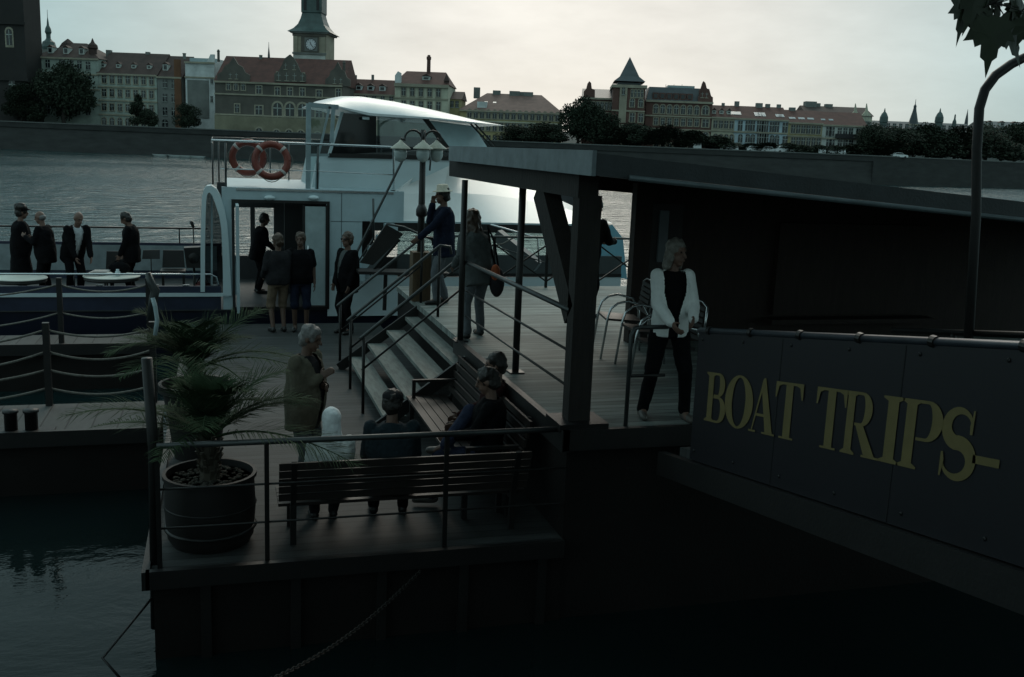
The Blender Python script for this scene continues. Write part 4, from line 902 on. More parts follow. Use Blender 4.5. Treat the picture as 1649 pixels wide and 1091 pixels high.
walkway('farther floating plank walkway below the boat stern', 16.9, 17.75, -1.1, 'rope fence with sagging ropes along the farther walkway, before the boat', 17.0, [-8, -5.6, xp2, -1.15], (.5, .95), 1.0, 9)
t = thing('mooring_bitts', 'pair of short black mooring posts on the front edge of the nearer walkway', 'bollard', (-2.3, 11.95, LZ))
for px in (18, 51): MB().lathe([(.07, 0), (.07, .2), (.085, .21), (.085, .24), (.02, .25)], (atY(px, 690, 11.95).x, 11.95, LZ), 12).build('post', M_black, t, True)
MB().box((-2.75, 11.88, LZ), (-1.85, 12.02, LZ + .012)).build('base_plate', M_black, t)
# ------------------------------------------------------------------ far bank
BA = V((-60, 229, 0)); BU = V((.9439, -.3304, 0)).normalized(); BN = V((.3304, .9439, 0)).normalized()
GZ = 4.6
def fac(px, py, d):
    o = BA + BN * d; r = ray(px, py); t = BN.dot(o) / BN.dot(r); p = r * t
    return (p - o).dot(BU), CAMZ + p.z
BRZ = math.atan2(BU.y, BU.x)
stone = lambda n, c, **k: mat(n, c, .85, vscale=.35, var=.28, **k)
W_cream = stone('cream_render', (.40, .40, .31)); W_green = stone('grey_green_render', (.28, .33, .29)); W_dark = stone('weathered_render', (.15, .16, .15))
W_sgraf = stone('sgraffito_stone', (.085, .078, .066), bump=.3, bscale=3); W_rust = stone('rusticated_stone', (.17, .16, .11), bump=.4, bscale=2)
W_yel = stone('yellow_render', (.30, .26, .13)); W_pale = stone('pale_render', (.42, .45, .42)); W_blue = stone('pale_blue_render', (.33, .42, .46)); W_brick = stone('dark_red_brick', (.10, .05, .04)); W_trim = stone('buff_stone_trim', (.27, .25, .19))
W_tower = stone('blackened_sandstone', (.016, .015, .014), bump=.4, bscale=1.5); W_white = stone('white_render', (.5, .53, .52)); W_orange = stone('orange_render', (.13, .06, .03))
R_red = mat('red_roof_tiles', (.075, .027, .02), .8, vscale=.8, var=.35); R_brown = mat('brown_roof_tiles', (.048, .027, .022), .8, vscale=.8, var=.35); R_pink = mat('faded_roof_tiles', (.15, .085, .07), .8, vscale=.8, var=.3)
R_slate = mat('slate_roof', (.035, .045, .05), .5, vscale=.8, var=.3); R_copper = mat('green_copper', (.045, .075, .07), .5, vscale=.6, var=.4); R_zinc = mat('pale_zinc_roof', (.26, .33, .34), .4, var=.2)
M_pane = mat('window_pane_dark', (.012, .016, .018), .1, var=.3); M_wframe = mat('window_frame_pale', (.26, .29, .27), .6); M_bfar = mat('far_black_iron', (.01, .01, .011), .6)
M_sky = mat('skylight_glass', (.25, .28, .29), .15)
def wmesh(w, h, arch, trim, fr):
    m = MB()
    def poly(w, h, y0, y1, mi):
        pts = [(-w / 2, -h / 2), (w / 2, -h / 2)]
        if arch: pts += [(w / 2 * math.cos(R(a)), h / 2 - w / 2 + w / 2 * math.sin(R(a))) for a in range(0, 181, 30)]
        else: pts += [(w / 2, h / 2), (-w / 2, h / 2)]
        k = len(pts); m.add([(p[0], y0, p[1]) for p in pts] + [(p[0], y1, p[1]) for p in pts], [tuple(range(k)), tuple(reversed(range(k, 2 * k)))] + [(i, i + k, (i + 1) % k + k, (i + 1) % k) for i in range(k)], mi)
    if trim: poly(w * 1.45, h * 1.25, -.05, .02, 1)
    poly(w, h, -.08, .015, 0)
    m.box((-w * .05, -.12, -h / 2), (w * .05, -.081, h / 2 * (.9 if arch else 1)), 2); m.box((-w / 2, -.118, h * .12), (w / 2, -.0815, h * .18), 2)
    m.box((-w * .62, -.16, -h / 2 - .12), (w * .62, -.0, -h / 2), 1)
    return m
class Bld:
    def __init__(s, label, x0, x1, pye, wall, d=12, depth=14, base=GZ, name='riverside_house', cat='house', group=None, px_mid=None):
        xm = px_mid or (x0 + x1) / 2; s.d = d
        s.s0, s.s1 = fac(x0, pye, d)[0], fac(x1, pye, d)[0]; s.h = fac(xm, pye, d)[1]; s.D = depth; s.W = s.s1 - s.s0; s.base = base
        o = BA + BN * d + BU * s.s0; s.t = thing(name, label, cat, (o.x, o.y, base), BRZ, group)
        s.M = WM[s.t.name]; s.wall = wall
    def L(s, px, py, dd=0):
        a, z = fac(px, py, s.d + dd); return a - s.s0, z - s.base
    def G(s, x, y, z): return s.M @ V((x, y, z))
    def hexa(s, a, b, m=None, mi=0):
        m = m or MB(); (x0, y0, z0), (x1, y1, z1) = a, b
        return m.hexa([s.G(*q) for q in ((x0, y0, z0), (x1, y0, z0), (x1, y1, z0), (x0, y1, z0), (x0, y0, z1), (x1, y0, z1), (x1, y1, z1), (x0, y1, z1))], mi)
    def body(s, z1=None): s.hexa((0, 0, -1), (s.W, s.D, z1 or s.h - s.base)).build('wall', s.wall, s.t); return s
    def cornice(s, py=None, m=None, proj=.35, th=.35, z=None):
        z = z if z is not None else (s.L((0), py)[1] if py else s.h - s.base)
        s.hexa((-.1, -proj, z - th), (s.W + .1, -.003, z)).build('cornice', m or W_trim, s.t); return s
    def band(s, px, py, m=None, th=.28): return s.cornice(m=m, proj=.2, th=th, z=s.L(px, py)[1])
    def roof(s, pyr, m, kind='gable', inset=.3, px=None, over=.3):
        h = s.h - s.base; pxm = px or None
        xr = s.L(0, 0)[0]
        # ridge height read at mid facade, at half depth
        mid = s.G(s.W / 2, 0, 0); sd = s.s0 + s.W / 2
        dpl = s.d + s.D / 2; o = BA + BN * dpl + BU * sd
        # search pixel column of that point, then height
        lo, hi = -200., 1900.
        for _ in range(40):
            md = (lo + hi) / 2
            if fac(md, pyr, dpl)[0] < sd: lo = md
            else: hi = md
        zr = fac(lo, pyr, dpl)[1] - s.base; s.zr = zr
        i = s.W * inset if kind == 'hip' else 0
        m_ = MB().add([s.G(*q) for q in ((-over, -over, h), (s.W + over, -over, h), (s.W + over, s.D + over, h), (-over, s.D + over, h), (i - (0 if i else over), s.D / 2, zr), (s.W - i + (0 if i else over), s.D / 2, zr))], [(0, 1, 5, 4), (1, 2, 5), (2, 3, 4, 5), (3, 0, 4), (3, 2, 1, 0)])
        s.rf = m_.build('roof', m, s.t); s.kind = kind
        return s
    def windows(s, rows, name='window'):
        for (px0, px1, py, n, w, h, arch, trim) in rows:
            mesh = None
            for i in range(n):
                px = px0 + (px1 - px0) * (i / (n - 1) if n > 1 else 0)
                # line of windows is level: use height at first column
                x, _ = s.L(px, py); z = s.L((px0 + px1) / 2, py)[1]
                if mesh is None:
                    o = wmesh(w, h, arch, trim, 0).build(name, [M_pane, W_trim if trim else M_wframe, M_wframe]); mesh = o.data
                else: o = bpy.data.objects.new(name, mesh); COL.objects.link(o)
                o.parent = s.t; o.location = (x, -.001, z); WM[o.name] = s.M
        return s
    def chimneys(s, pts, m=None):
        for px, w, up in pts:
            x, _ = s.L(px, 150, s.D / 2); z = getattr(s, 'zr', s.h - s.base)
            s.hexa((x - w / 2, s.D / 2 - w / 2, z - 1.2), (x + w / 2, s.D / 2 + w / 2, z + up)).build('chimney', m or W_dark, s.t)
        return s
    def dormers(s, px0, px1, frac, n, w=1.1, h=1.2, m=None, flat=False):
        hh = s.h - s.base; zr = s.zr; y = frac * s.D / 2; z = hh + (zr - hh) * frac
        for i in range(n):
            x, _ = s.L(px0 + (px1 - px0) * (i / max(n - 1, 1)), 150, y)
            if flat:
                k = (zr - hh) / (s.D / 2); dy = h / math.hypot(1, k)
                MB().add([s.G(*q) for q in ((x - w / 2, y, z + .1), (x + w / 2, y, z + .1), (x + w / 2, y + dy, z + .1 + dy * k), (x - w / 2, y + dy, z + .1 + dy * k), (x - w / 2, y, z - .1), (x + w / 2, y, z - .1), (x + w / 2, y + dy, z - .1 + dy * k), (x - w / 2, y + dy, z - .1 + dy * k))], [(0, 1, 2, 3), (0, 4, 5, 1), (1, 5, 6, 2), (2, 6, 7, 3), (3, 7, 4, 0)]).build('skylight', M_sky, s.t)
            else:
                q = s.hexa((x - w / 2, y - .3, z - .2), (x + w / 2, y + 1.5, z + h)).build('dormer', m or W_pale, s.t)
                s.hexa((x - w * .3, y - .36, z + .15), (x + w * .3, y - .302, z + h - .2)).build('dormer_window', M_pane, q)
                MB().add([s.G(*p) for p in ((x - w * .6, y - .4, z + h), (x + w * .6, y - .4, z + h), (x + w * .6, y + 1.6, z + h), (x - w * .6, y + 1.6, z + h), (x, y - .4, z + h + .5), (x, y + 1.6, z + h + .5))], [(0, 1, 4), (1, 2, 5, 4), (2, 3, 5), (3, 0, 4, 5), (3, 2, 1, 0)]).build('dormer_roof', R_brown, q)
        return s
    def gable(s, pxs, m, name='ornate_gable', th=.6, dy=-.1):
        pts = [s.L(*q) for q in pxs]
        MB().prism(pts, th, (s.G(0, dy, 0), BU, Z_, BN)).build(name, m, s.t); return s
    def lath(s, px, py_list, m, name, dd=2, n=12):  # turret profile [(half width px, py)]
        x, _ = s.L(px, py_list[0][1], dd); c = s.G(x, dd, 0)
        prof = []
        for hw, py in py_list:
            a = s.L(px - hw, py, dd); b = s.L(px + hw, py, dd); prof.append((max((b[0] - a[0]) / 2, .01), (a[1] + b[1]) / 2))
        MB().lathe(prof, c, n).build(name, m, s.t); return s
# 1 bridge tower at the left edge
b = Bld('tall blackened stone tower cut by the left edge of the frame', -95, 34, -60, W_tower, d=6, depth=6.5, name='stone_tower', cat='tower'); b.body()
b.hexa((-.4, -.4, 9), (b.W + .4, -.003, 9.6)).build('string_course', W_tower, b.t); b.hexa((-.4, -.4, 20), (b.W + .4, -.003, 20.5)).build('string_course', W_tower, b.t)
b.windows([(15, 15, 60, 1, 1.2, 3.2, True, True), (20, 20, 140, 1, 1.4, 3.0, True, False)])
h_ = b.h - b.base
MB().add([b.G(*q) for q in ((-.6, -.6, h_), (b.W + .6, -.6, h_), (b.W + .6, b.D + .6, h_), (-.6, b.D + .6, h_), (b.W * .3, b.D / 2, h_ + 10), (b.W * .7, b.D / 2, h_ + 10))], [(0, 1, 5, 4), (1, 2, 5), (2, 3, 4, 5), (3, 0, 4), (3, 2, 1, 0)]).build('roof', R_slate, b.t)
# 2 church behind
b = Bld('thin church spire with bulb dome rising behind the first pale house', 60, 98, 80, W_dark, d=40, depth=10, name='church_spire', cat='church'); b.body()
b.lath(79, [(10, 82), (11, 76), (9, 68), (5, 65), (3.4, 62), (3.4, 56), (5, 52), (4, 46), (1.8, 41), (1.2, 34), (.4, 28), (.3, 16)], R_copper, 'spire', 4); b.hexa((0, -.1, b.h - b.base - 3), (b.W, -.01, b.h - b.base - 2.6)).build('cornice', W_trim, b.t)
# 3 house A
b = Bld('tall pale green house with pyramid roof and round corner turret, next to the dark tower', 56, 158, 93, W_green, depth=12); b.body().cornice()
b.roof(70, R_brown, 'hip', .38).windows([(77, 77, 103, 1, .9, 1.6, 0, 0), (102, 128, 104, 3, .9, 1.6, 0, 0), (142, 142, 106, 1, .9, 1.6, 0, 0), (77, 142, 129, 5, .9, 1.7, 0, 0), (77, 142, 153, 5, .9, 1.6, 0, 0), (77, 142, 178, 5, .9, 1.7, 0, 0)]).band(108, 118).band(108, 142).band(108, 166)
b.lath(150, [(6, 92), (6, 80), (8, 78), (7, 73), (3, 69), (.4, 62)], R_brown, 'corner_turret', 2); b.lath(110, [(14, 78), (9, 70), (1, 63)], R_brown, 'roof_crown', 6, 4); b.dormers(85, 135, .25, 3)
# 4 house B
b = Bld('pale house with seven windows per floor under a long dark red roof with dormers', 158, 252, 119.5, W_green, depth=13); b.body().cornice()
b.roof(86, R_brown).windows([(168, 244, 129, 7, .85, 1.6, 0, 1), (168, 244, 151, 7, .85, 1.5, 0, 1), (168, 244, 174, 7, .85, 1.4, 0, 1), (168, 244, 197, 7, .9, 1.6, 1, 1)]).band(205, 140).band(205, 162).band(205, 185).dormers(168, 242, .28, 4, .9, .7).chimneys([(178, 1., .4), (240, .8, .3)])
# 5 house C
b = Bld('narrow grey house with tall dormered roof, left of the blank-walled house', 253, 292, 124, W_dark, depth=13); b.body().cornice().roof(91, R_brown)
b.windows([(266, 266, 135, 1, .9, 1.6, 0, 0), (280, 280, 136, 1, .9, 1.6, 0, 0), (266, 280, 158, 2, .9, 1.6, 0, 0), (266, 280, 180, 2, .9, 1.6, 0, 0), (266, 266, 200, 1, 1.2, 2., 1, 0)]).dormers(268, 268, .3, 1)
b.hexa((b.W - 1.4, -.3, 0), (b.W, -.004, b.h - b.base + 3.5)).build('orange_fire_wall', W_orange, b.t); b.lath(297, [(2.4, 96), (2.4, 88), (3, 87), (3, 86)], W_dark, 'chimney', 2, 4)
# 6 house D
b = Bld('white house with large blank grey wall panel, beside the red-roofed waterworks', 298, 345, 100, W_white, depth=13, d=11); b.body().cornice()
x0, z0 = b.L(303, 190); x1, z1 = b.L(336, 130); b.hexa((x0, -.12, z0), (x1, -.004, z1)).build('blank_panel', W_dark, b.t)
b.hexa((.2, 2, b.h - b.base), (b.W - .2, 10, b.h - b.base + .9)).build('roof', R_zinc, b.t); b.windows([(341, 341, 130, 1, .5, 1.2, 0, 0), (341, 341, 160, 1, .5, 1.2, 0, 0)]).band(320, 124)
b.gable([(333, 108), (345, 108), (345, 88), (339, 88), (336, 95), (333, 100)], W_white, 'parapet_gable')
# 7 waterworks museum
b = Bld('brown sgraffito waterworks with red roof, ornate gables and arched lower windows', 346, 551, 134, W_sgraf, d=3, depth=15, base=1.2, name='waterworks_building', cat='building'); b.body().cornice()
b.roof(94, R_red, 'gable', over=.2)
b.hexa((-.1, -.25, -1), (b.W + .1, -.004, b.L(455, 190)[1])).build('rusticated_base', W_rust, b.t)
b.band(455, 154).band(455, 187)
b.windows([(368, 392, 139, 3, .75, 1.5, 0, 1), (417, 417, 145, 1, 1.0, 1.5, 0, 1), (447, 487, 148, 3, .9, 1.5, 0, 1), (514, 514, 152, 1, 1.0, 1.5, 0, 1), (382, 382, 175, 1, .9, 1.6, 0, 1), (417, 417, 178, 1, 1.3, 1.7, 0, 1), (447, 487, 179, 3, 1.7, 3.0, 1, 1), (514, 514, 184, 1, 1.3, 1.7, 0, 1), (545, 545, 150, 1, .9, 1.5, 0, 1), (545, 545, 185, 1, .9, 1.6, 0, 1)])
hw = [(418, 216), (446, 219), (466, 219), (485, 220), (512, 223), (535, 224)]
for px, py in hw: b.windows([(px, px, py, 1, 1.25, 2.3, 1, 1)], 'arched_window')
for o in [c for c in b.t.children if c.name.startswith('arched_window')]: o.location.y = -.262
for e0, nm in (((350, 402), 0), ((524, 564), 1)):
    xa_, xb_ = e0; w_ = xb_ - xa_; dy_ = (xa_ - 350) * .045
    b.gable([(xa_, 130 + dy_), (xb_, 132 + dy_), (xb_, 121 + dy_), (xb_ - w_ * .14, 117 + dy_), (xb_ - w_ * .22, 108 + dy_), (xb_ - w_ * .36, 104 + dy_), (xa_ + w_ * .56, 97 + dy_), (xa_ + w_ * .5, 92 + dy_), (xa_ + w_ * .44, 97 + dy_), (xa_ + w_ * .36, 103 + dy_), (xa_ + w_ * .22, 107 + dy_), (xa_ + w_ * .14, 116 + dy_), (xa_, 120 + dy_)], W_sgraf)
    b.windows([((xa_ + xb_) / 2 - 5, (xa_ + xb_) / 2 + 5, 122 + dy_, 2, .55, 1.2, 1, 1)], 'gable_window')
b.gable([(442, 132), (492, 133), (492, 120), (484, 116), (479, 104), (474, 95), (467, 88), (459, 94), (455, 103), (449, 115), (442, 119)], W_sgraf); b.windows([(449, 487, 124, 4, .75, 1.5, 0, 1), (460, 474, 107, 2, .6, 1.2, 0, 1)], 'gable_window')
b.lath(352, [(2, 100), (2, 84), (2.6, 83), (1, 80)], W_sgraf, 'pinnacle', 1, 8); b.lath(554, [(2.2, 118), (2.2, 103), (2.8, 102), (.8, 98)], W_sgraf, 'pinnacle', 1, 8); b.lath(420, [(2.6, 96), (2.6, 90), (3, 89)], W_dark, 'chimney', 7, 4)
b.lath(433, [(2.2, 98), (1.6, 88), (.5, 76), (.25, 68)], R_slate, 'ridge_spirelet', 7.5, 6)
# 8 clock tower
b = Bld('square clock tower with white clock face and flared copper spire behind the waterworks', 472, 525, 52, W_trim, d=17, depth=7.5, base=1.2, name='clock_tower', cat='tower'); h_ = b.h - b.base; b.body()
z9 = b.L(498, 85)[1]; b.hexa((-.12, -.3, z9 - .4), (b.W + .12, -.004, z9)).build('string_course', W_dark, b.t); b.hexa((.1, -.06, 2), (b.W - .1, -.005, z9 - .45)).build('pale_lower_wall', W_pale, b.t)
x0, z0 = b.L(485, 84); x1, z1 = b.L(514, 57); b.hexa((x0, -.12, z9 + .1), (x1, -.004, z1)).build('dark_wall_field', W_sgraf, b.t)
for e in ((.15, .95), (b.W - .95, b.W - .15)): b.hexa((e[0], -.2, z9), (e[1], -.005, h_ - .9)).build('corner_pilaster', W_trim, b.t)
b.hexa((-.1, -.22, h_ - .85), (b.W + .1, -.004, h_ - .3)).build('frieze', W_sgraf, b.t); b.hexa((-.5, -.5, h_ - .28), (b.W + .5, b.D + .5, h_)).build('cornice', W_dark, b.t)
x, z = b.L(501, 72); c = b.G(x, -.15, z); q = Matrix.Rotation(BRZ, 3, 'Z') @ Matrix.Rotation(R(90), 3, 'X')
b.hexa((x - 1.35, -.16, z - 1.35), (x + 1.35, -.122, z + 1.35)).build('clock_surround', W_dark, b.t)
cl = MB().lathe([(1.1, 0), (1.1, .05), (.001, .06)], c, 28, rot=q).build('clock_face', mat('clock_dial', (.5, .52, .54), .5), b.t)
MB().lathe([(1.1, .0), (1.2, .06), (1.08, .075)], c, 28, rot=q, cap=False).build('dial_ring', M_bfar, cl)
for k in range(12):
    a = R(30 * k); MB().bar(b.G(x + .82 * math.sin(a), -.225, z + .82 * math.cos(a)), b.G(x + 1.02 * math.sin(a), -.225, z + 1.02 * math.cos(a)), .11, .02, up=BN).build('hour_mark', M_bfar, cl)
for a, l_ in ((R(-20), .55), (R(140), .85)): MB().bar(b.G(x, -.235, z), b.G(x + l_ * math.sin(a), -.235, z + l_ * math.cos(a)), .12, .02, up=BN).build('clock_hand', M_bfar, cl)
rs = MB(); prof = [(4.55, h_), (3.5, h_ + .75), (2.75, h_ + 1.7), (2.3, h_ + 2.9), (2.05, h_ + 4.0), (2.2, h_ + 4.2), (2.2, h_ + 8.2), (2.6, h_ + 8.4), (1.5, h_ + 11), (.3, h_ + 14), (.1, h_ + 18)]
rs.lathe([(r_ * 1.41, z_) for r_, z_ in prof], b.G(b.W / 2, b.D / 2, 0), 4, rot=Matrix.Rotation(BRZ + PI / 4, 3, 'Z')); rs.build('copper_spire', R_copper, b.t)
for sx in (-1, 1): b.hexa((b.W / 2 + 1.35 * sx - .3, b.D / 2 - 2.27, h_ + 4.6), (b.W / 2 + 1.35 * sx + .3, b.D / 2 - 2.21, h_ + 8)).build('lantern_louvre', M_bfar, b.t)
# 9 house E, low red roof
b = Bld('low pale house with orange-red roof and three bright dormers, right of the waterworks', 564, 640, 152, W_cream, d=14, depth=12); b.body().cornice(); b.roof(129, R_red).dormers(578, 616, .25, 3, 1.3, .9, W_white); b.windows([(575, 630, 160, 5, .8, 1.4, 0, 0)]).chimneys([(572, .6, .8), (600, .5, 1.0)])
# 10 house F
b = Bld('cream corner house with red hipped roof and tall brick chimney stack', 636, 722, 136, W_cream, d=12, depth=13); b.body().cornice(th=.6, proj=.5); b.roof(116, R_red, 'hip', .12).windows([(650, 706, 149, 5, .85, 1.6, 0, 1), (650, 706, 170, 5, .85, 1.6, 0, 1), (650, 706, 192, 5, .85, 1.6, 0, 1)]).band(680, 158).dormers(686, 686, .35, 1, 1.6, .7)
b.lath(690, [(3.2, 124), (3, 97), (3.8, 96), (3.8, 92), (2.4, 91), (2.2, 89)], W_brick, 'tall_chimney', 6, 10); b.lath(719, [(4, 140), (4, 132), (5, 131), (2.4, 124), (.4, 119)], R_brown, 'corner_turret', 1, 8)
b.gable([(636, 138), (646, 138), (646, 118), (641, 115), (636, 122)], W_white, 'side_gable')
# gable between
b = Bld('small yellow gabled house front half hidden behind the wheelhouse roof', 722, 742, 160, W_yel, d=16, depth=10); b.body(); b.roof(148, R_brown); b.windows([(728, 736, 168, 2, .7, 1.3, 0, 0)])
# 11 yellow long building
b = Bld('long yellow building with hipped faded roof and many windows above the trees', 741, 905, 180, W_yel, d=14, depth=20); b.body().cornice(th=.3); b.roof(152, R_pink, 'hip', .22).chimneys([(768, 1.3, 1.1), (800, 1.6, .6), (829, 2.2, .6), (841, 1.6, .5), (851, 2., .5)])
b.windows([(756, 898, 186, 15, .85, 1.7, 1, 1), (756, 898, 206, 15, .85, 1.6, 0, 1), (756, 898, 226, 15, .85, 1.6, 0, 0)]).band(820, 196, W_cream)
x, z = b.L(775, 178); b.hexa((x - 1, 1.2, z - .3), (x + 1, 3, z + 1.8)).build('dormer', W_white, b.t); b.dormers(783, 797, .42, 2, .7, .7, flat=True)
# 12 big red-brick corner house
b = Bld('dark red-brick left wing with pointed gable behind dense trees, beside the pyramid tower', 940, 992, 158, W_brick, d=12, depth=14, name='brick_mansion', cat='mansion'); b.body().cornice(); b.roof(144, R_slate, 'gable'); b.windows([(955, 984, 171, 5, .7, 1.5, 0, 1), (955, 984, 192, 5, .7, 1.5, 0, 1), (955, 984, 215, 5, .8, 1.6, 1, 1)]).band(966, 181)
b.gable([(940, 162), (958, 162), (958, 145), (953, 143), (952, 134), (949, 131), (946, 135), (944, 143), (940, 148)], W_brick)
b = Bld('brick corner tower with steep slate pyramid roof, between the two brick wings', 988, 1040, 137, W_brick, d=9, depth=10, name='pyramid_tower', cat='tower'); h_ = b.h - b.base; b.body()
z1_ = h_; b.hexa((-.3, -.3, z1_ - .6), (b.W + .3, b.D + .3, z1_)).build('cornice', W_trim, b.t); b.hexa((.9, .9, z1_), (b.W - .9, b.D - .9, z1_ + .5)).build('roof_plinth', R_slate, b.t)
zc = b.L(1017, 92, 5)[1]; zb = b.L(1015, 131)[1]
MB().add([b.G(*q) for q in ((.1, .2, zb), (b.W - .1, .2, zb), (b.W - .1, b.D - .2, zb), (.1, b.D - .2, zb), (1.3, 1.4, zb + 1.0), (b.W - 1.3, 1.4, zb + 1.0), (b.W - 1.3, b.D - 1.4, zb + 1.), (1.3, b.D - 1.4, zb + 1.), (b.W / 2, b.D / 2, zc))], [(0, 1, 5, 4), (1, 2, 6, 5), (2, 3, 7, 6), (3, 0, 4, 7), (4, 5, 8), (5, 6, 8), (6, 7, 8), (7, 4, 8), (3, 2, 1, 0)]).build('pyramid_roof', R_slate, b.t)
for px in (994, 1003): pass
x0, _ = b.L(998, 150); x1, _ = b.L(1010, 150); b.hexa((x0, -.25, b.L(1003, 198)[1]), (x1, -.004, b.L(1003, 140)[1])).build('pale_stair_bay', W_trim, b.t); b.hexa((x0 + .2, -.22, 0), (x1 - .3, -.005, b.L(1003, 200)[1])).build('pale_stair_bay', W_trim, b.t)
b.windows([(1004, 1004, 147, 1, .6, 1.4, 0, 0), (1018, 1034, 151, 4, .45, 1.5, 1, 1), (1018, 1032, 166, 2, .8, 1.6, 1, 1), (1018, 1032, 190, 2, .9, 1.7, 0, 1), (1018, 1032, 214, 2, .9, 1.7, 1, 1)])
for o in b.t.children:
    if o.name.startswith('window') and o.location.x < x1: o.location.y = -.26
b.band(1014, 178).band(1014, 203)
b = Bld('long dark red-brick right wing with mansard roof and stone-trimmed arched windows', 1041, 1148, 163, W_brick, d=12, depth=14, name='brick_mansion', cat='mansion'); h_ = b.h - b.base; b.body().cornice(th=.4)
zt_ = b.L(1090, 142, 3)[1]
MB().add([b.G(*q) for q in ((0, 0, h_), (b.W, 0, h_), (b.W, b.D, h_), (0, b.D, h_), (.6, 2.2, zt_), (b.W - .6, 2.2, zt_), (b.W - .6, b.D - 2.2, zt_), (.6, b.D - 2.2, zt_))], [(0, 1, 5, 4), (1, 2, 6, 5), (2, 3, 7, 6), (3, 0, 4, 7), (4, 5, 6, 7), (3, 2, 1, 0)]).build('mansard_roof', R_slate, b.t)
xz = b.L(1075, 142, 3)[0]; xz2 = b.L(1118, 142, 3)[0]; b.hexa((xz, 2.4, zt_ + .002), (xz2, 6, zt_ + .45)).build('zinc_top', R_zinc, b.t)
b.zr = zt_; b.windows([(1056, 1122, 177, 7, .85, 1.7, 1, 1), (1056, 1122, 197, 7, .8, 1.4, 0, 1), (1056, 1122, 218, 7, .9, 1.7, 1, 1), (1056, 1122, 240, 7, .9, 1.7, 1, 1), (1136, 1136, 178, 1, 1.2, 1.7, 1, 1), (1136, 1136, 199, 1, 1.2, 1.5, 0, 1), (1136, 1136, 220, 1, 1.2, 1.7, 1, 1)]).band(1094, 187).band(1094, 208).band(1094, 230)
for i in range(6):
    x, _ = b.L(1056 + 11 * i, 155); q = b.hexa((x - .6, .15, h_ + .1), (x + .6, 1.6, h_ + 1.5)).build('dormer', W_brick, b.t); b.hexa((x - .35, .09, h_ + .4), (x + .35, .148, h_ + 1.25)).build('dormer_window', M_pane, q)
b.gable([(1124, 165), (1148, 166), (1148, 157), (1145, 155), (1142, 146), (1138, 142), (1136, 134), (1133, 131), (1131, 135), (1129, 142), (1126, 146), (1126, 155), (1124, 157)], W_brick, th=1.0); b.windows([(1131, 1138, 153, 2, .6, 1.1, 1, 1)], 'gable_window')
for px in (1072, 1085, 1098): b.lath(px, [(.5, 142), (.3, 136)], M_bfar, 'finial', 4, 6)
# 13 pastel row
row = [('narrow yellow-green house between brick mansion and pale blue house', 1147, 1183, 189, W_cream, 170, [(1152, 1178, 201, 4, .8, 1.5, 0, 1), (1152, 1178, 222, 4, .8, 1.4, 1, 1)]),
       ('wide pale blue house with tall dark windows and skylights', 1183, 1270, 192, W_blue, 172, [(1192, 1192, 203, 1, .9, 2.0, 0, 0), (1204, 1212, 203, 2, .9, 2.0, 0, 0), (1222, 1234, 204, 4, .8, 2.2, 0, 0), (1243, 1251, 205, 2, .9, 2.0, 0, 0), (1264, 1264, 206, 1, 1., 2.0, 0, 0), (1192, 1192, 223, 1, .9, 1.7, 1, 0), (1204, 1212, 223, 2, .9, 1.7, 1, 0), (1222, 1234, 224, 4, .8, 2., 0, 0), (1243, 1251, 225, 2, .9, 1.8, 1, 0), (1264, 1264, 227, 1, 1., 1.8, 0, 0)]),
       ('yellow house with red roof, right of the pale blue house', 1270, 1325, 198, W_yel, 178, [(1277, 1318, 209, 6, .8, 1.6, 0, 1), (1277, 1318, 229, 6, .8, 1.6, 0, 1)]),
       ('pale grey-white house with dark balcony at the right end of the row', 1325, 1397, 202, W_pale, 181, [(1334, 1340, 212, 2, .9, 1.8, 0, 0), (1352, 1370, 213, 3, .8, 1.6, 0, 0), (1382, 1390, 214, 2, .8, 1.6, 0, 0), (1334, 1340, 231, 2, .9, 1.8, 0, 0), (1352, 1370, 232, 3, .8, 1.6, 0, 0), (1382, 1390, 234, 2, .8, 1.6, 0, 0)])]
for i, (lb, x0, x1, ye, wm, yr, ws_) in enumerate(row):
    b = Bld(lb, x0, x1, ye, wm, d=12, depth=13); b.body().cornice(th=.3); b.roof(yr, R_red, over=.05).windows(ws_)
    b.band((x0 + x1) / 2, ye + 21)
    if i == 0: b.dormers(1152, 1176, .3, 3, .8, .6).chimneys([(1166, .6, .5)])
    if i == 1: b.dormers(1188, 1188, .25, 1, 2.2, 1.6, flat=True); b.dormers(1223, 1233, .2, 3, 1.0, 2.0, flat=True); b.dormers(1258, 1262, .2, 2, 1.2, 1.4, flat=True); b.chimneys([(1188, .9, .9), (1224, 1.3, .7), (1238, .9, .6), (1256, .8, .6)])
    if i == 2: b.dormers(1280, 1310, .25, 3, 1.3, .9, flat=True); b.chimneys([(1278, 1.2, .5)])
    if i == 3:
        b.dormers(1330, 1343, .3, 2, .9, .7, flat=True); x, z = b.L(1361, 222); b.hexa((x - 2, -.9, z - .2), (x + 2, -.004, z + .7)).build('balcony', M_bfar, b.t)
b = Bld('dark red gabled roofs of a tall house rising behind the pastel row', 1300, 1405, 186, W_dark, d=34, depth=14); b.body(); b.roof(172, R_brown)
for x in (1378, 1396): b.gable([(x - 8, 196), (x + 8, 197), (x + 7, 186), (x + 2, 180), (x, 167), (x - 2, 179), (x - 7, 185)], W_cream, 'side_gable')
b.windows([(1376, 1380, 189, 2, .8, 1.4, 0, 0), (1394, 1398, 190, 2, .8, 1.4, 0, 0)]); b.chimneys([(1306, 2.5, .9), (1318, 1.2, .6), (1336, 1.6, .5)])
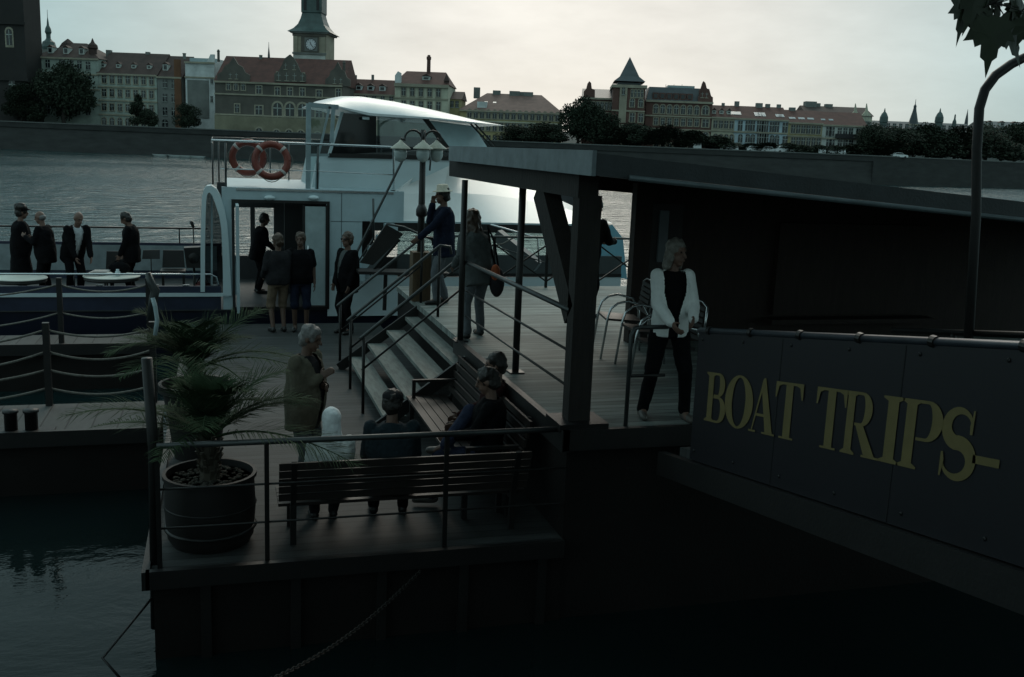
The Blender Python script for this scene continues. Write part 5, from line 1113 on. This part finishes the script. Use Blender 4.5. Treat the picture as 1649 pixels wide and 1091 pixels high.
# 14 distant skyline: museum wing with domes, church spires
b = Bld('long distant dark building with pale roof and two small domes on the skyline', 1408, 1572, 212, W_dark, d=90, depth=16, name='domed_building', cat='building'); b.body(); b.roof(197, R_slate)
for px in (1421, 1510): b.lath(px, [(6, 214), (6, 198), (7, 197), (6.5, 189), (4, 183), (1.4, 180), (1.2, 178), (.2, 174)], R_copper, 'dome', 5)
b.lath(1536, [(4, 205), (3, 196), (1.4, 192), (1.2, 186), (.3, 184)], R_copper, 'lantern_turret', 5)
b.windows([(1430, 1560, 206, 14, .9, 1.6, 0, 0)])
b = Bld('slender pointed steeple on the skyline between the two small domes', 1462, 1480, 200, W_dark, d=95, depth=6, name='steeple', cat='church'); b.body(); b.lath(1470.5, [(8, 200), (4.5, 185), (3, 179), (2.2, 174), (2.4, 171), (.6, 168), (.3, 160)], R_slate, 'spire', 3, 8); b.hexa((-.3, -.3, b.h - b.base - .5), (b.W + .3, -.01, b.h - b.base)).build('cornice', W_trim, b.t)
b = Bld('thin dark needle steeple standing left of the gooseneck lamppost', 1552, 1558, 205, W_dark, d=100, depth=4, name='steeple', cat='church'); b.body(); b.lath(1555, [(3.4, 206), (2.2, 192), (.8, 182), (.2, 176)], R_slate, 'spire', 2, 8); b.windows([(1555, 1555, 212, 1, .6, 1.4, 1, 0)])
b = Bld('low distant house roofs right of the gooseneck lamppost', 1588, 1660, 207, W_dark, d=110, depth=16); b.body(); b.roof(196, R_slate); b.windows([(1596, 1650, 213, 8, .9, 1.4, 0, 0)]); b.dormers(1600, 1640, .3, 3, 1.4, 1.)
# embankment wall and ground
def bank(s, d, z): p = BA + BU * s + BN * d; return V((p.x, p.y, z))
w = thing('embankment_wall', 'long dark stone embankment wall along the far river bank', 'wall', tuple(bank(90, 0, 0)), BRZ)
def bbox(s0, s1, d0, d1, z0, z1, m=None):
    m = m or MB(); return m.hexa([bank(s0, d0, z0), bank(s1, d0, z0), bank(s1, d1, z0), bank(s0, d1, z0), bank(s0, d0, z1), bank(s1, d0, z1), bank(s1, d1, z1), bank(s0, d1, z1)])
MW = mat('embankment_stone', (.022, .024, .023), .85, vscale=.6, var=.4, stretch=(.5, .5, 2), bump=.4, bscale=2)
MB().hexa([bank(-200, -1.6, -1), bank(190, -1.6, -1), bank(190, 1, -1), bank(-200, 1, -1), bank(-200, -.1, GZ - .2), bank(190, -.1, GZ - .2), bank(190, 1, GZ - .2), bank(-200, 1, GZ - .2)]).build('battered_face', MW, w)
bbox(-200, 190, -.3, .35, GZ - .19, GZ + .75).build('parapet', MW, w)
bbox(-200, 190, -.4, .45, GZ + .752, GZ + .95).build('coping', mat('coping_stone', (.10, .105, .10), .8), w)
w2 = thing('embankment_wall', 'dark embankment wall bending away to the right beyond the pastel houses', 'wall', tuple(bank(190, 0, 0)), BRZ)
def wseg(o0, o1, z0, z1, nm, m_):
    e = (340, 92)
    MB().hexa([bank(190.02, o0, z0), bank(e[0], e[1] + o0, z0), bank(e[0], e[1] + o1, z0), bank(190.02, o1, z0), bank(190.02, o0, z1), bank(e[0], e[1] + o0, z1), bank(e[0], e[1] + o1, z1), bank(190.02, o1, z1)]).build(nm, m_, w2)
wseg(-1.2, 1.2, -1, GZ - .2, 'face', MW); wseg(-.3, .35, GZ - .19, GZ + .75, 'parapet', MW); wseg(-.4, .45, GZ + .752, GZ + .95, 'coping', MATS['coping_stone'])
M_earth = mat('earth', (.05, .05, .04), .95, var=.4)
gp = [(-1500, .9), (190, .9), (340, 93), (1900, 1050), (1900, 2000), (-1500, 2000)]
tag(MB().add([bank(a_, d_, -1) for a_, d_ in gp] + [bank(a_, d_, GZ) for a_, d_ in gp], [tuple(range(6, 12))] + [(i, (i + 1) % 6, (i + 1) % 6 + 6, i + 6) for i in range(6)]).build('ground', mat('far_street_asphalt', (.06, .06, .06), .9, vscale=.3), fix=False), kind='structure')
h = MB(); ng = 24
for i in range(ng + 1):
    s_ = -300 + 900 * i / ng; z = 6 + 9 * mnoise.noise(V((s_ * .006, 0, 0))) + (10 if s_ > 300 else 0)
    h.v += [bank(s_, 420, 0), bank(s_, 600, max(z + 10, 4))]
h.f = [(2 * i, 2 * i + 2, 2 * i + 3, 2 * i + 1) for i in range(ng)]; h.m = [0] * ng
tag(h.build('hills', mat('distant_wooded_hill', (.03, .04, .035), .95), fix=False), kind='structure')
# kiosk canopy near the bank
b = Bld('small dark riverside kiosk with flat white roof, left of the waterworks', 314, 362, 211, M_bfar, d=1.5, depth=5, base=3.2, name='kiosk', cat='kiosk'); b.body(); b.hexa((-.5, -.6, b.h - b.base), (b.W + .5, b.D + .4, b.h - b.base + .35)).build('roof', W_white, b.t); b.hexa((.4, -.06, .2), (b.W - .4, -.004, 1.4)).build('shutter', W_dark, b.t)
# parked cars behind the parapet
def carproto():
    t = thing('parked_car', 'x', 'car', (0, 0, 0), 0, 'cars parked along the far embankment')
    m = MB(); sec = [(-.85, .45, .62), (-.9, .55, .7), (-.9, .85, .85)]
    side = [(-2.1, .35), (2.1, .35), (2.15, .7), (1.9, .9), (1.0, .98), (.45, 1.42), (-1.2, 1.45), (-1.8, .98), (-2.1, .9)]
    m.prism(side, 1.7, (V((0, -.85, 0)), X_, Z_, Y_)); m.build('body', mat('car_white_paint', (.6, .63, .63), .3, var=.1), t)
    for y in (-.858, .852): MB().prism([(.9, 1.0), (.42, 1.36), (-1.15, 1.38), (-1.6, 1.0)], .006, (V((0, y, 0)), X_, Z_, Y_)).build('side_glass', M_pane, t)
    for x in (-1.3, 1.3):
        for y in (-.8, .8): MB().lathe([(.32, -.1), (.32, .1), (.2, .11), (.001, .11)], (x, y, .32), 14, rot=Matrix.Rotation(R(90 if y < 0 else -90), 3, 'X')).build('wheel', M_bfar, t)
    return t
c0 = carproto()
cars = [(1121, 'before the brick mansion end', 1.5, .9), (1172, 'before the yellow-green house', 0, .8), (1184, 'just left of the pale blue house', 1.3, .7), (1213, 'under the trees before the pale blue house', .2, .8), (1238, 'under the trees, middle of the pale blue house', 0, .8), (1262, 'before the right end of the pale blue house', .2, .95), (1322, 'between the yellow and grey-white houses', 1.4, .8), (1345, 'before the grey-white house', .1, .9), (1356, 'right of another car before the grey-white house', 1.2, .8), (1448, 'below the dark trees beneath the domed skyline', .1, .7)]
for i, (px, where, rz, sc_) in enumerate(cars):
    o = c0 if i == 0 else copy_tree(c0)
    a, _ = fac(px, 255, 4); p = bank(a, 4, GZ + .55); o.location = p; o.rotation_euler.z = BRZ + rz; o.scale = (sc_, sc_, sc_ * 1.1)
    o['label'] = 'small white parked car ' + where
# trees
M_leaf = mat('dark_foliage', (.018, .026, .016), .8, var=.6, vscale=.6, spec=.2); M_bark = mat('bark', (.03, .026, .022), .9, var=.3)
def treemesh(seed, h, r, shape=1., n=2600, leaf=.55, trunk=.25):
    rnd = random.Random(seed); m = MB()
    lobes = []
    for i in range(13):
        a = rnd.uniform(0, 2 * PI); u = rnd.uniform(.18, 1.0); rr = r * math.sin(PI * (.12 + .76 * u)) ** .7 * rnd.uniform(.25, .75)
        lobes.append((V((rr * math.cos(a), rr * math.sin(a), h * (trunk + (1 - trunk) * u * .88))), r * rnd.uniform(.32, .52)))
    lobes.append((V((0, 0, h * (.5 + .5 * trunk))), r * .6))
    for i in range(n):
        c, q = rnd.choice(lobes); d = V((rnd.gauss(0, 1), rnd.gauss(0, 1), rnd.gauss(0, 1))).normalized() * q * rnd.uniform(.55, 1.08)
        p = c + V((d.x, d.y, d.z * .85)); s_ = leaf * rnd.uniform(.5, 1.1)
        u = V((rnd.gauss(0, 1), rnd.gauss(0, 1), rnd.gauss(0, 1))).normalized(); v = u.orthogonal().normalized()
        m.add([p - u * s_ - v * s_ * .5, p + u * s_ * .3 - v * s_ * .7, p + u * s_, p + v * s_ * .6], [(0, 1, 2, 3)])
    t = MB(); t.tube([(0, 0, 0), (0, 0, h * trunk), (.1, 0, h * .6)], [r * .075, r * .06, r * .02], 8)
    for i in range(6):
        a = i * 1.05; q = lobes[i][0]; t.tube([(0, 0, h * (trunk + .05 * i)), q * .55 + V((0, 0, h * (trunk + .05 * i) * .45)), q], [r * .035, r * .022, r * .008], 6)
    return m, t
protos = {}
def tree(kind, label, px, pyb, pyt, d, wpx=None, base=None, group='trees along the far embankment'):
    a, _ = fac(px, pyb, d); _, zt_ = fac(px, pyt, d); zb_ = base if base is not None else GZ
    if base is None and pyb: zb_ = min(GZ, GZ)
    p = bank(a, d, zb_); H_ = zt_ - zb_
    wd = (fac(px + (wpx or 40) / 2, pyb, d)[0] - fac(px - (wpx or 40) / 2, pyb, d)[0])
    if kind not in protos:
        sd, asp, n = {'round': (5, .52, 6500), 'broad': (8, .62, 8500), 'tall': (12, .26, 4200), 'small': (17, .5, 4200)}[kind]
        m, t_ = treemesh(sd, 10, 10 * asp, n=n, leaf=.3 if kind != 'small' else .42, trunk=.2 if kind != 'tall' else .08)
        o = thing('tree', label, 'tree', (0, 0, 0)); m.build('crown', M_leaf, o, fix=False); t_.build('trunk', M_bark, o, True)
        protos[kind] = (o, asp); 
    else: o = copy_tree(protos[kind][0])
    asp = protos[kind][1]
    o.location = p; k = H_ / 10 / .97; kx = wd / (20 * asp) * 1.0
    o.scale = (kx, kx, k); o.rotation_euler.z = (px * 1.7) % 6.28
    o['label'] = label; o['group'] = group; o['category'] = 'tree'
tree('broad', 'large dark tree before the pale green house, widest on the left bank', 103, 205, 112, 7, 92)
tree('round', 'dark tree at the foot of the blackened stone tower', 36, 205, 140, 5, 60)
tree('tall', 'narrow pointed dark tree before the house with seven windows per floor', 222, 210, 150, 6, 26)
tree('small', 'low bushy tree at the foot of the narrow pointed tree', 240, 212, 180, 5, 30)
tree('round', 'neat round dark tree before the narrow grey house', 304, 214, 172, 6, 42)
tree('small', 'small dark tree left of the large one, under the dark tower', 62, 206, 172, 4, 40)
tree('broad', 'broad dark tree hiding the right end of the long yellow building', 930, 245, 166, 6, 80)
tree('round', 'rounded tree before the middle of the long yellow building', 836, 240, 206, 4, 74)
tree('round', 'rounded tree before the right half of the long yellow building', 884, 243, 202, 4, 80)
tree('broad', 'dense tree before the brick left wing, under its pointed gable', 958, 247, 180, 5, 80)
tree('small', 'small dark tree at the foot of the pyramid tower', 985, 248, 210, 3, 60)
tree('round', 'dark tree right of the pyramid tower, covering the brick wing base', 1024, 250, 203, 5, 70)
tree('broad', 'broad low tree before the middle of the brick right wing', 1066, 252, 206, 4, 86)
tree('small', 'small tree before the right end of the brick right wing', 1110, 253, 214, 3, 60)
emb = [(1150, 'before the join of brick wing and yellow-green house', 222, 46), (1182, 'at the left corner of the pale blue house', 232, 34), (1206, 'before the left windows of the pale blue house', 233, 34), (1232, 'before the middle of the pale blue house', 232, 36), (1268, 'at the right corner of the pale blue house', 233, 34), (1292, 'before the left half of the yellow house', 236, 32), (1316, 'before the right half of the yellow house', 236, 32), (1342, 'before the left half of the grey-white house', 237, 34), (1372, 'before the right half of the grey-white house', 235, 38)]
for px, where, pyt, w_ in emb: tree('small', 'small clipped dark street tree ' + where, px, 255, pyt, 5, w_ * 1.5)
big = [(1408, 'broad', 'tall dark tree right of the grey-white house', 206, 84, 4), (1445, 'round', 'dark tree beneath the left small dome', 210, 84, 10), (1490, 'broad', 'broad dark tree beneath the slender steeple', 207, 96, 22), (1535, 'round', 'dark tree beneath the right small dome and needle steeple', 209, 84, 32), (1585, 'broad', 'broad dark tree directly behind the gooseneck lamppost', 206, 100, 44), (1632, 'round', 'dark tree at the right edge of the frame', 204, 84, 56), (1668, 'broad', 'dark tree cut by the right edge of the frame', 200, 96, 64)]
for px, k_, lb, pyt, w_, d_ in big: tree(k_, lb, px, 268, pyt, d_ + 4, w_)
low = [(1428, 'low round tree between the grey-white house and left small dome', 228, 70, 5), (1468, 'low round tree below the gap between left dome and steeple', 228, 70, 13), (1512, 'low round tree below the right small dome', 230, 76, 24), (1560, 'low round tree just left of the gooseneck lamppost', 230, 76, 34), (1610, 'low round tree just right of the gooseneck lamppost', 230, 80, 46), (1650, 'low round tree at the right frame edge', 228, 80, 56)]
for px, lb, pyt, w_, d_ in low: tree('small', lb, px, 272, pyt, d_ + 1, w_)
# small white boats at the left water line
bp = thing('rowing_boat', 'x', 'boat', (0, 0, 0), 0, 'white rowing boats moored below the far bank')
MB().add([(-1.6, 0, .35), (-1.2, -.55, .3), (1.1, -.6, .3), (1.5, 0, .3), (1.1, .6, .3), (-1.2, .55, .3), (-1.2, 0, 0), (-.9, -.35, 0), (1, -.4, 0), (1.2, 0, 0), (1, .4, 0), (-.9, .35, 0)], [(0, 1, 7, 6), (1, 2, 8, 7), (2, 3, 9, 8), (3, 4, 10, 9), (4, 5, 11, 10), (5, 0, 6, 11), (6, 7, 8, 9, 10, 11)]).build('hull', W_white, bp)
MB().box((-.3, -.5, .24), (0, .5, .28)).build('thwart', M_benchwood, bp)
for i, (px, lb) in enumerate([(258, 'leftmost of the white rowing boats below the grey embankment'), (283, 'white rowing boat, second from the left below the embankment'), (300, 'white rowing boat, third from the left below the embankment'), (318, 'rightmost white rowing boat, nearest the kiosk')]):
    o = bp if i == 0 else copy_tree(bp)
    a, _ = fac(px, 250, -6); o.location = bank(a, -6, 0); o.rotation_euler.z = BRZ + .1 * i; o['label'] = lb
# ------------------------------------------------------------------ near bank, tree overhead
M_quay = mat('quay_stone', (.035, .035, .033), .9, var=.4, bump=.4, bscale=8)
tag(MB().box((-400, -600, -1), (400, .6, 2.45)).build('quay', M_quay), kind='structure')
M_leafnear = mat('plane_leaf', (.022, .035, .014), .5, var=.4, vscale=4)
tr = thing('maple_tree', 'leafy tree whose dark lobed leaves hang into the upper right corner', 'tree', (6.2, -2.2, 2.45))
MB().tube([(6.2, -2.2, 2.4), (6.1, -2.0, 5), (5.6, -1.6, 7.5), (5, -1, 9.5)], [.34, .28, .2, .08], 12).build('trunk', M_bark, tr, True)
limb = MB(); rnd = random.Random(4)
lobes = []
for i in range(46):  # unseen crown spread out over the pontoon, shaped to shade the foreground
    q = V((rnd.uniform(-6, 14), rnd.uniform(-9, 9.5), rnd.uniform(8.2, 12))); lobes.append((q, rnd.uniform(1.2, 2.2)))
    limb.tube([(6.0, -1.9, 5.2 + .08 * i * .5), q * .5 + V((3, -.95, 3.6)), q], [.12, .07, .02], 6)
limb.build('limbs', M_bark, tr, True)
LEAF = [(0, -.02), (.10, .02), (.30, -.08), (.28, .06), (.44, .14), (.34, .22), (.46, .40), (.30, .38), (.26, .50), (.16, .46), (.15, .66), (.07, .72), (0, 1.0)]
LEAF = LEAF + [(-x, y) for x, y in LEAF[-2:0:-1]]
def leaf(m, base, d, nrm, s_, curl=.1):
    d = d.normalized(); w_ = d.cross(nrm).normalized(); nn = w_.cross(d)
    o = len(m.v); k = len(LEAF)
    m.v.append(base + d * s_ * .35)
    for x, y in LEAF: m.v.append(base + w_ * x * s_ + d * y * s_ - nn * (curl * s_ * (x * x * 2 + y * y * .5)))
    m.f += [(o, o + 1 + i, o + 1 + (i + 1) % k) for i in range(k)]; m.m += [0] * k
cr = MB()
for c, q in lobes:
    for i in range(400):
        p = c + V((rnd.gauss(0, 1), rnd.gauss(0, 1), rnd.gauss(0, .8))) * q * .55
        leaf(cr, p, V((rnd.gauss(0, 1), rnd.gauss(0, 1), -.6 + rnd.gauss(0, .5))), V((rnd.gauss(0, .5), rnd.gauss(0, .5), 1)), rnd.uniform(.3, .55))
cr.build('crown', M_leafnear, tr, fix=False)
tw = MB(); tl = MB(); ty = 3.55
# the twig that dips into view
tp = [V((5.0, 1.5, 7.5)), V((4.2, 2.8, 6.1)), atY(1660, -60, ty), atY(1625, -10, ty), atY(1585, 12, ty)]
tw.tube(tp, [.03, .02, .010, .006, .003], 6); tw.tube([tp[2], atY(1680, -10, ty), atY(1640, 22, ty)], [.008, .006, .003], 6)
for (px, py, dx, dy, s_, tilt) in [(1556, -6, -.15, 1, .135, .35), (1600, 26, -.1, 1, .165, -.2), (1620, 30, .35, 1, .15, .3), (1592, 8, -.55, .85, .11, .2), (1636, -4, .3, .9, .12, .5), (1575, -18, -.3, 1, .13, .0), (1650, 20, .5, .7, .15, -.3), (1604, -22, .1, 1, .12, .4), (1640, 12, -.6, .5, .08, .2)]:
    a = atY(px, py, ty + .05 * tilt); e = atY(px + dx * 50, py + dy * 50, ty + .05 * tilt); leaf(tl, a, e - a, V((tilt, -1, .15)), s_ * 1.5, .12)
    tw.tube([atY(1605, 6, ty), a], [.003, .002], 5)
tw.build('twig', M_bark, tr, True); tl.build('hanging_leaves', M_leafnear, tr, fix=False)
# ------------------------------------------------------------------ water
m = bpy.data.materials.new('river_water'); m.use_nodes = True; nt = m.node_tree; n = nt.nodes; l = nt.links
bs = n['Principled BSDF']; bs.inputs['Base Color'].default_value = (.005, .012, .0125, 1); bs.inputs['Roughness'].default_value = .05; bs.inputs['IOR'].default_value = 1.5
tc = n.new('ShaderNodeTexCoord'); mp = n.new('ShaderNodeMapping'); mp.inputs['Scale'].default_value = (.55, 1.0, 1); l.new(tc.outputs['Object'], mp.inputs[0])
n1 = n.new('ShaderNodeTexNoise'); n1.inputs['Scale'].default_value = 1.0; n1.inputs['Detail'].default_value = 6; n1.inputs['Roughness'].default_value = .6; n1.inputs['Distortion'].default_value = .4
n2 = n.new('ShaderNodeTexNoise'); n2.inputs['Scale'].default_value = .06; n2.inputs['Detail'].default_value = 3
l.new(mp.outputs[0], n1.inputs['Vector']); l.new(mp.outputs[0], n2.inputs['Vector'])
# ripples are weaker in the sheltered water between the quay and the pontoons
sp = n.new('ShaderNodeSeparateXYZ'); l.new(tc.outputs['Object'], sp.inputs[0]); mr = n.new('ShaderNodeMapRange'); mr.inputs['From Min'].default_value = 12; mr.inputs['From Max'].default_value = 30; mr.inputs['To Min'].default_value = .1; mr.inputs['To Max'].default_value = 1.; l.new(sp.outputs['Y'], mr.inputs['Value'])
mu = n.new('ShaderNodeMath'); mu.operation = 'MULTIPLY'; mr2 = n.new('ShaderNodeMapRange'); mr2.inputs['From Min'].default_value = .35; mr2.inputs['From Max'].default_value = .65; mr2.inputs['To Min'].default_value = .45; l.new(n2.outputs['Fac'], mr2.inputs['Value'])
sl_ = n.new('ShaderNodeMapRange'); sl_.inputs['To Min'].default_value = .0; sl_.inputs['To Max'].default_value = 1.0; l.new(mr.outputs[0], sl_.inputs['Value']); l.new(sl_.outputs[0], bs.inputs['Specular IOR Level'])  # specular level ramped by distance: paints near water darker, far water brighter
wc_ = n.new('ShaderNodeMix'); wc_.data_type = 'RGBA'; wc_.inputs['A'].default_value = (.006, .009, .009, 1); wc_.inputs['B'].default_value = (.008, .04, .042, 1); l.new(mr.outputs[0], wc_.inputs['Factor']); l.new(wc_.outputs['Result'], bs.inputs['Base Color'])  # far base colour lifted to teal, standing in for brighter sky reflection
bs.inputs['Specular Tint'].default_value = (.86, 1, 1, 1)
l.new(mr.outputs[0], mu.inputs[0]); l.new(mr2.outputs[0], mu.inputs[1])
bp_ = n.new('ShaderNodeBump'); bp_.inputs['Distance'].default_value = .5; l.new(n1.outputs['Fac'], bp_.inputs['Height']); l.new(mu.outputs[0], bp_.inputs['Strength']); l.new(bp_.outputs[0], bs.inputs['Normal'])
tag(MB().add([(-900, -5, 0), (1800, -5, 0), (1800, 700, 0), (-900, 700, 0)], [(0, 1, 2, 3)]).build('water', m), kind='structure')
# ------------------------------------------------------------------ sky and light
SKY_STOPS = [(0, (8.9, 8.6, 7.9)), (.05, (8.6, 8.3, 7.7)), (.10, (6.2, 6.9, 6.7)), (.15, (3.6, 5.2, 5.4)), (.22, (3.1, 4.8, 5.0)), (.5, (3.2, 4.7, 4.8)), (1, (3.1, 4.7, 4.8))]
SKY_TOP = (4.1, 6.1, 6.4)
wd = bpy.data.worlds.new('World'); sc.world = wd; wd.use_nodes = True; nt = wd.node_tree; n = nt.nodes; l = nt.links
bg = n['Background']; bg.inputs['Strength'].default_value = .1
sd = ray(900, -40).normalized()
elv = math.asin(sd.z); azi = math.atan2(sd.x, sd.y)
sk = n.new('ShaderNodeTexSky'); sk.sky_type = 'NISHITA'; sk.sun_disc = False; sk.sun_elevation = R(32); sk.sun_rotation = azi; sk.dust_density = 1; sk.air_density = 1.2
tc = n.new('ShaderNodeTexCoord'); hz = n.new('ShaderNodeVectorMath'); hz.operation = 'MULTIPLY'; hz.inputs[1].default_value = (1, 1, 0); l.new(tc.outputs['Generated'], hz.inputs[0])
hn = n.new('ShaderNodeVectorMath'); hn.operation = 'NORMALIZE'; l.new(hz.outputs[0], hn.inputs[0])
dt = n.new('ShaderNodeVectorMath'); dt.operation = 'DOT_PRODUCT'; dt.inputs[1].default_value = (math.sin(azi), math.cos(azi), 0); l.new(hn.outputs[0], dt.inputs[0])
ac = n.new('ShaderNodeMath'); ac.operation = 'ARCCOSINE'; l.new(dt.outputs['Value'], ac.inputs[0])
ramp = n.new('ShaderNodeValToRGB'); e = ramp.color_ramp; e.interpolation = 'B_SPLINE'
mr = n.new('ShaderNodeMapRange'); mr.inputs['From Max'].default_value = R(180); l.new(ac.outputs[0], mr.inputs['Value']); l.new(mr.outputs[0], ramp.inputs[0])
stops = SKY_STOPS
e.elements[0].position = 0; e.elements[0].color = (*[c / 10 for c in stops[0][1]], 1); e.elements[1].position = 1; e.elements[1].color = (*[c / 10 for c in stops[-1][1]], 1)
for p, c in stops[1:-1]:
    q = e.elements.new(p); q.color = (*[x / 10 for x in c], 1)
sz = n.new('ShaderNodeSeparateXYZ'); l.new(tc.outputs['Generated'], sz.inputs[0])
zr = n.new('ShaderNodeMapRange'); zr.interpolation_type = 'SMOOTHSTEP'; zr.inputs['From Min'].default_value = .17; zr.inputs['From Max'].default_value = .5; l.new(sz.outputs['Z'], zr.inputs['Value'])
zm = n.new('ShaderNodeMix'); zm.data_type = 'RGBA'; zm.inputs['B'].default_value = (*[c / 10 for c in SKY_TOP], 1); l.new(zr.outputs[0], zm.inputs['Factor']); l.new(ramp.outputs[0], zm.inputs['A'])
nz = n.new('ShaderNodeTexNoise'); nz.inputs['Scale'].default_value = 5; nz.inputs['Detail'].default_value = 7; nz.inputs['Roughness'].default_value = .6; mp = n.new('ShaderNodeMapping'); mp.inputs['Scale'].default_value = (1, 1, 3.2); l.new(tc.outputs['Generated'], mp.inputs[0]); l.new(mp.outputs[0], nz.inputs['Vector'])
cm = n.new('ShaderNodeMapRange'); cm.inputs['From Min'].default_value = .3; cm.inputs['From Max'].default_value = .7; cm.inputs['To Min'].default_value = 8.7; cm.inputs['To Max'].default_value = 11.0; l.new(nz.outputs['Fac'], cm.inputs['Value'])
scl = n.new('ShaderNodeVectorMath'); scl.operation = 'SCALE'; l.new(zm.outputs['Result'], scl.inputs[0]); l.new(cm.outputs[0], scl.inputs['Scale'])
mx = n.new('ShaderNodeMix'); mx.data_type = 'RGBA'; mx.inputs['Factor'].default_value = .95; l.new(sk.outputs[0], mx.inputs['A']); l.new(scl.outputs[0], mx.inputs['B'])
l.new(mx.outputs['Result'], bg.inputs['Color'])
sun = bpy.data.lights.new('sun', 'SUN'); sun.energy = .8; sun.angle = R(30); sun.color = (1, .9, .76); so_ = bpy.data.objects.new('sun', sun); COL.objects.link(so_)
sdir = V((math.sin(azi) * math.cos(R(32)), math.cos(azi) * math.cos(R(32)), math.sin(R(32))))
so_.rotation_euler = sdir.to_track_quat('Z', 'Y').to_euler()
vs = sc.view_settings; vs.view_transform = 'Standard'; vs.look = 'None'; vs.exposure = 0; vs.gamma = 1; vs.use_curve_mapping = False
sc.cycles.max_bounces = 6; sc.cycles.use_denoising = True
sc.cycles.transparent_max_bounces = 12
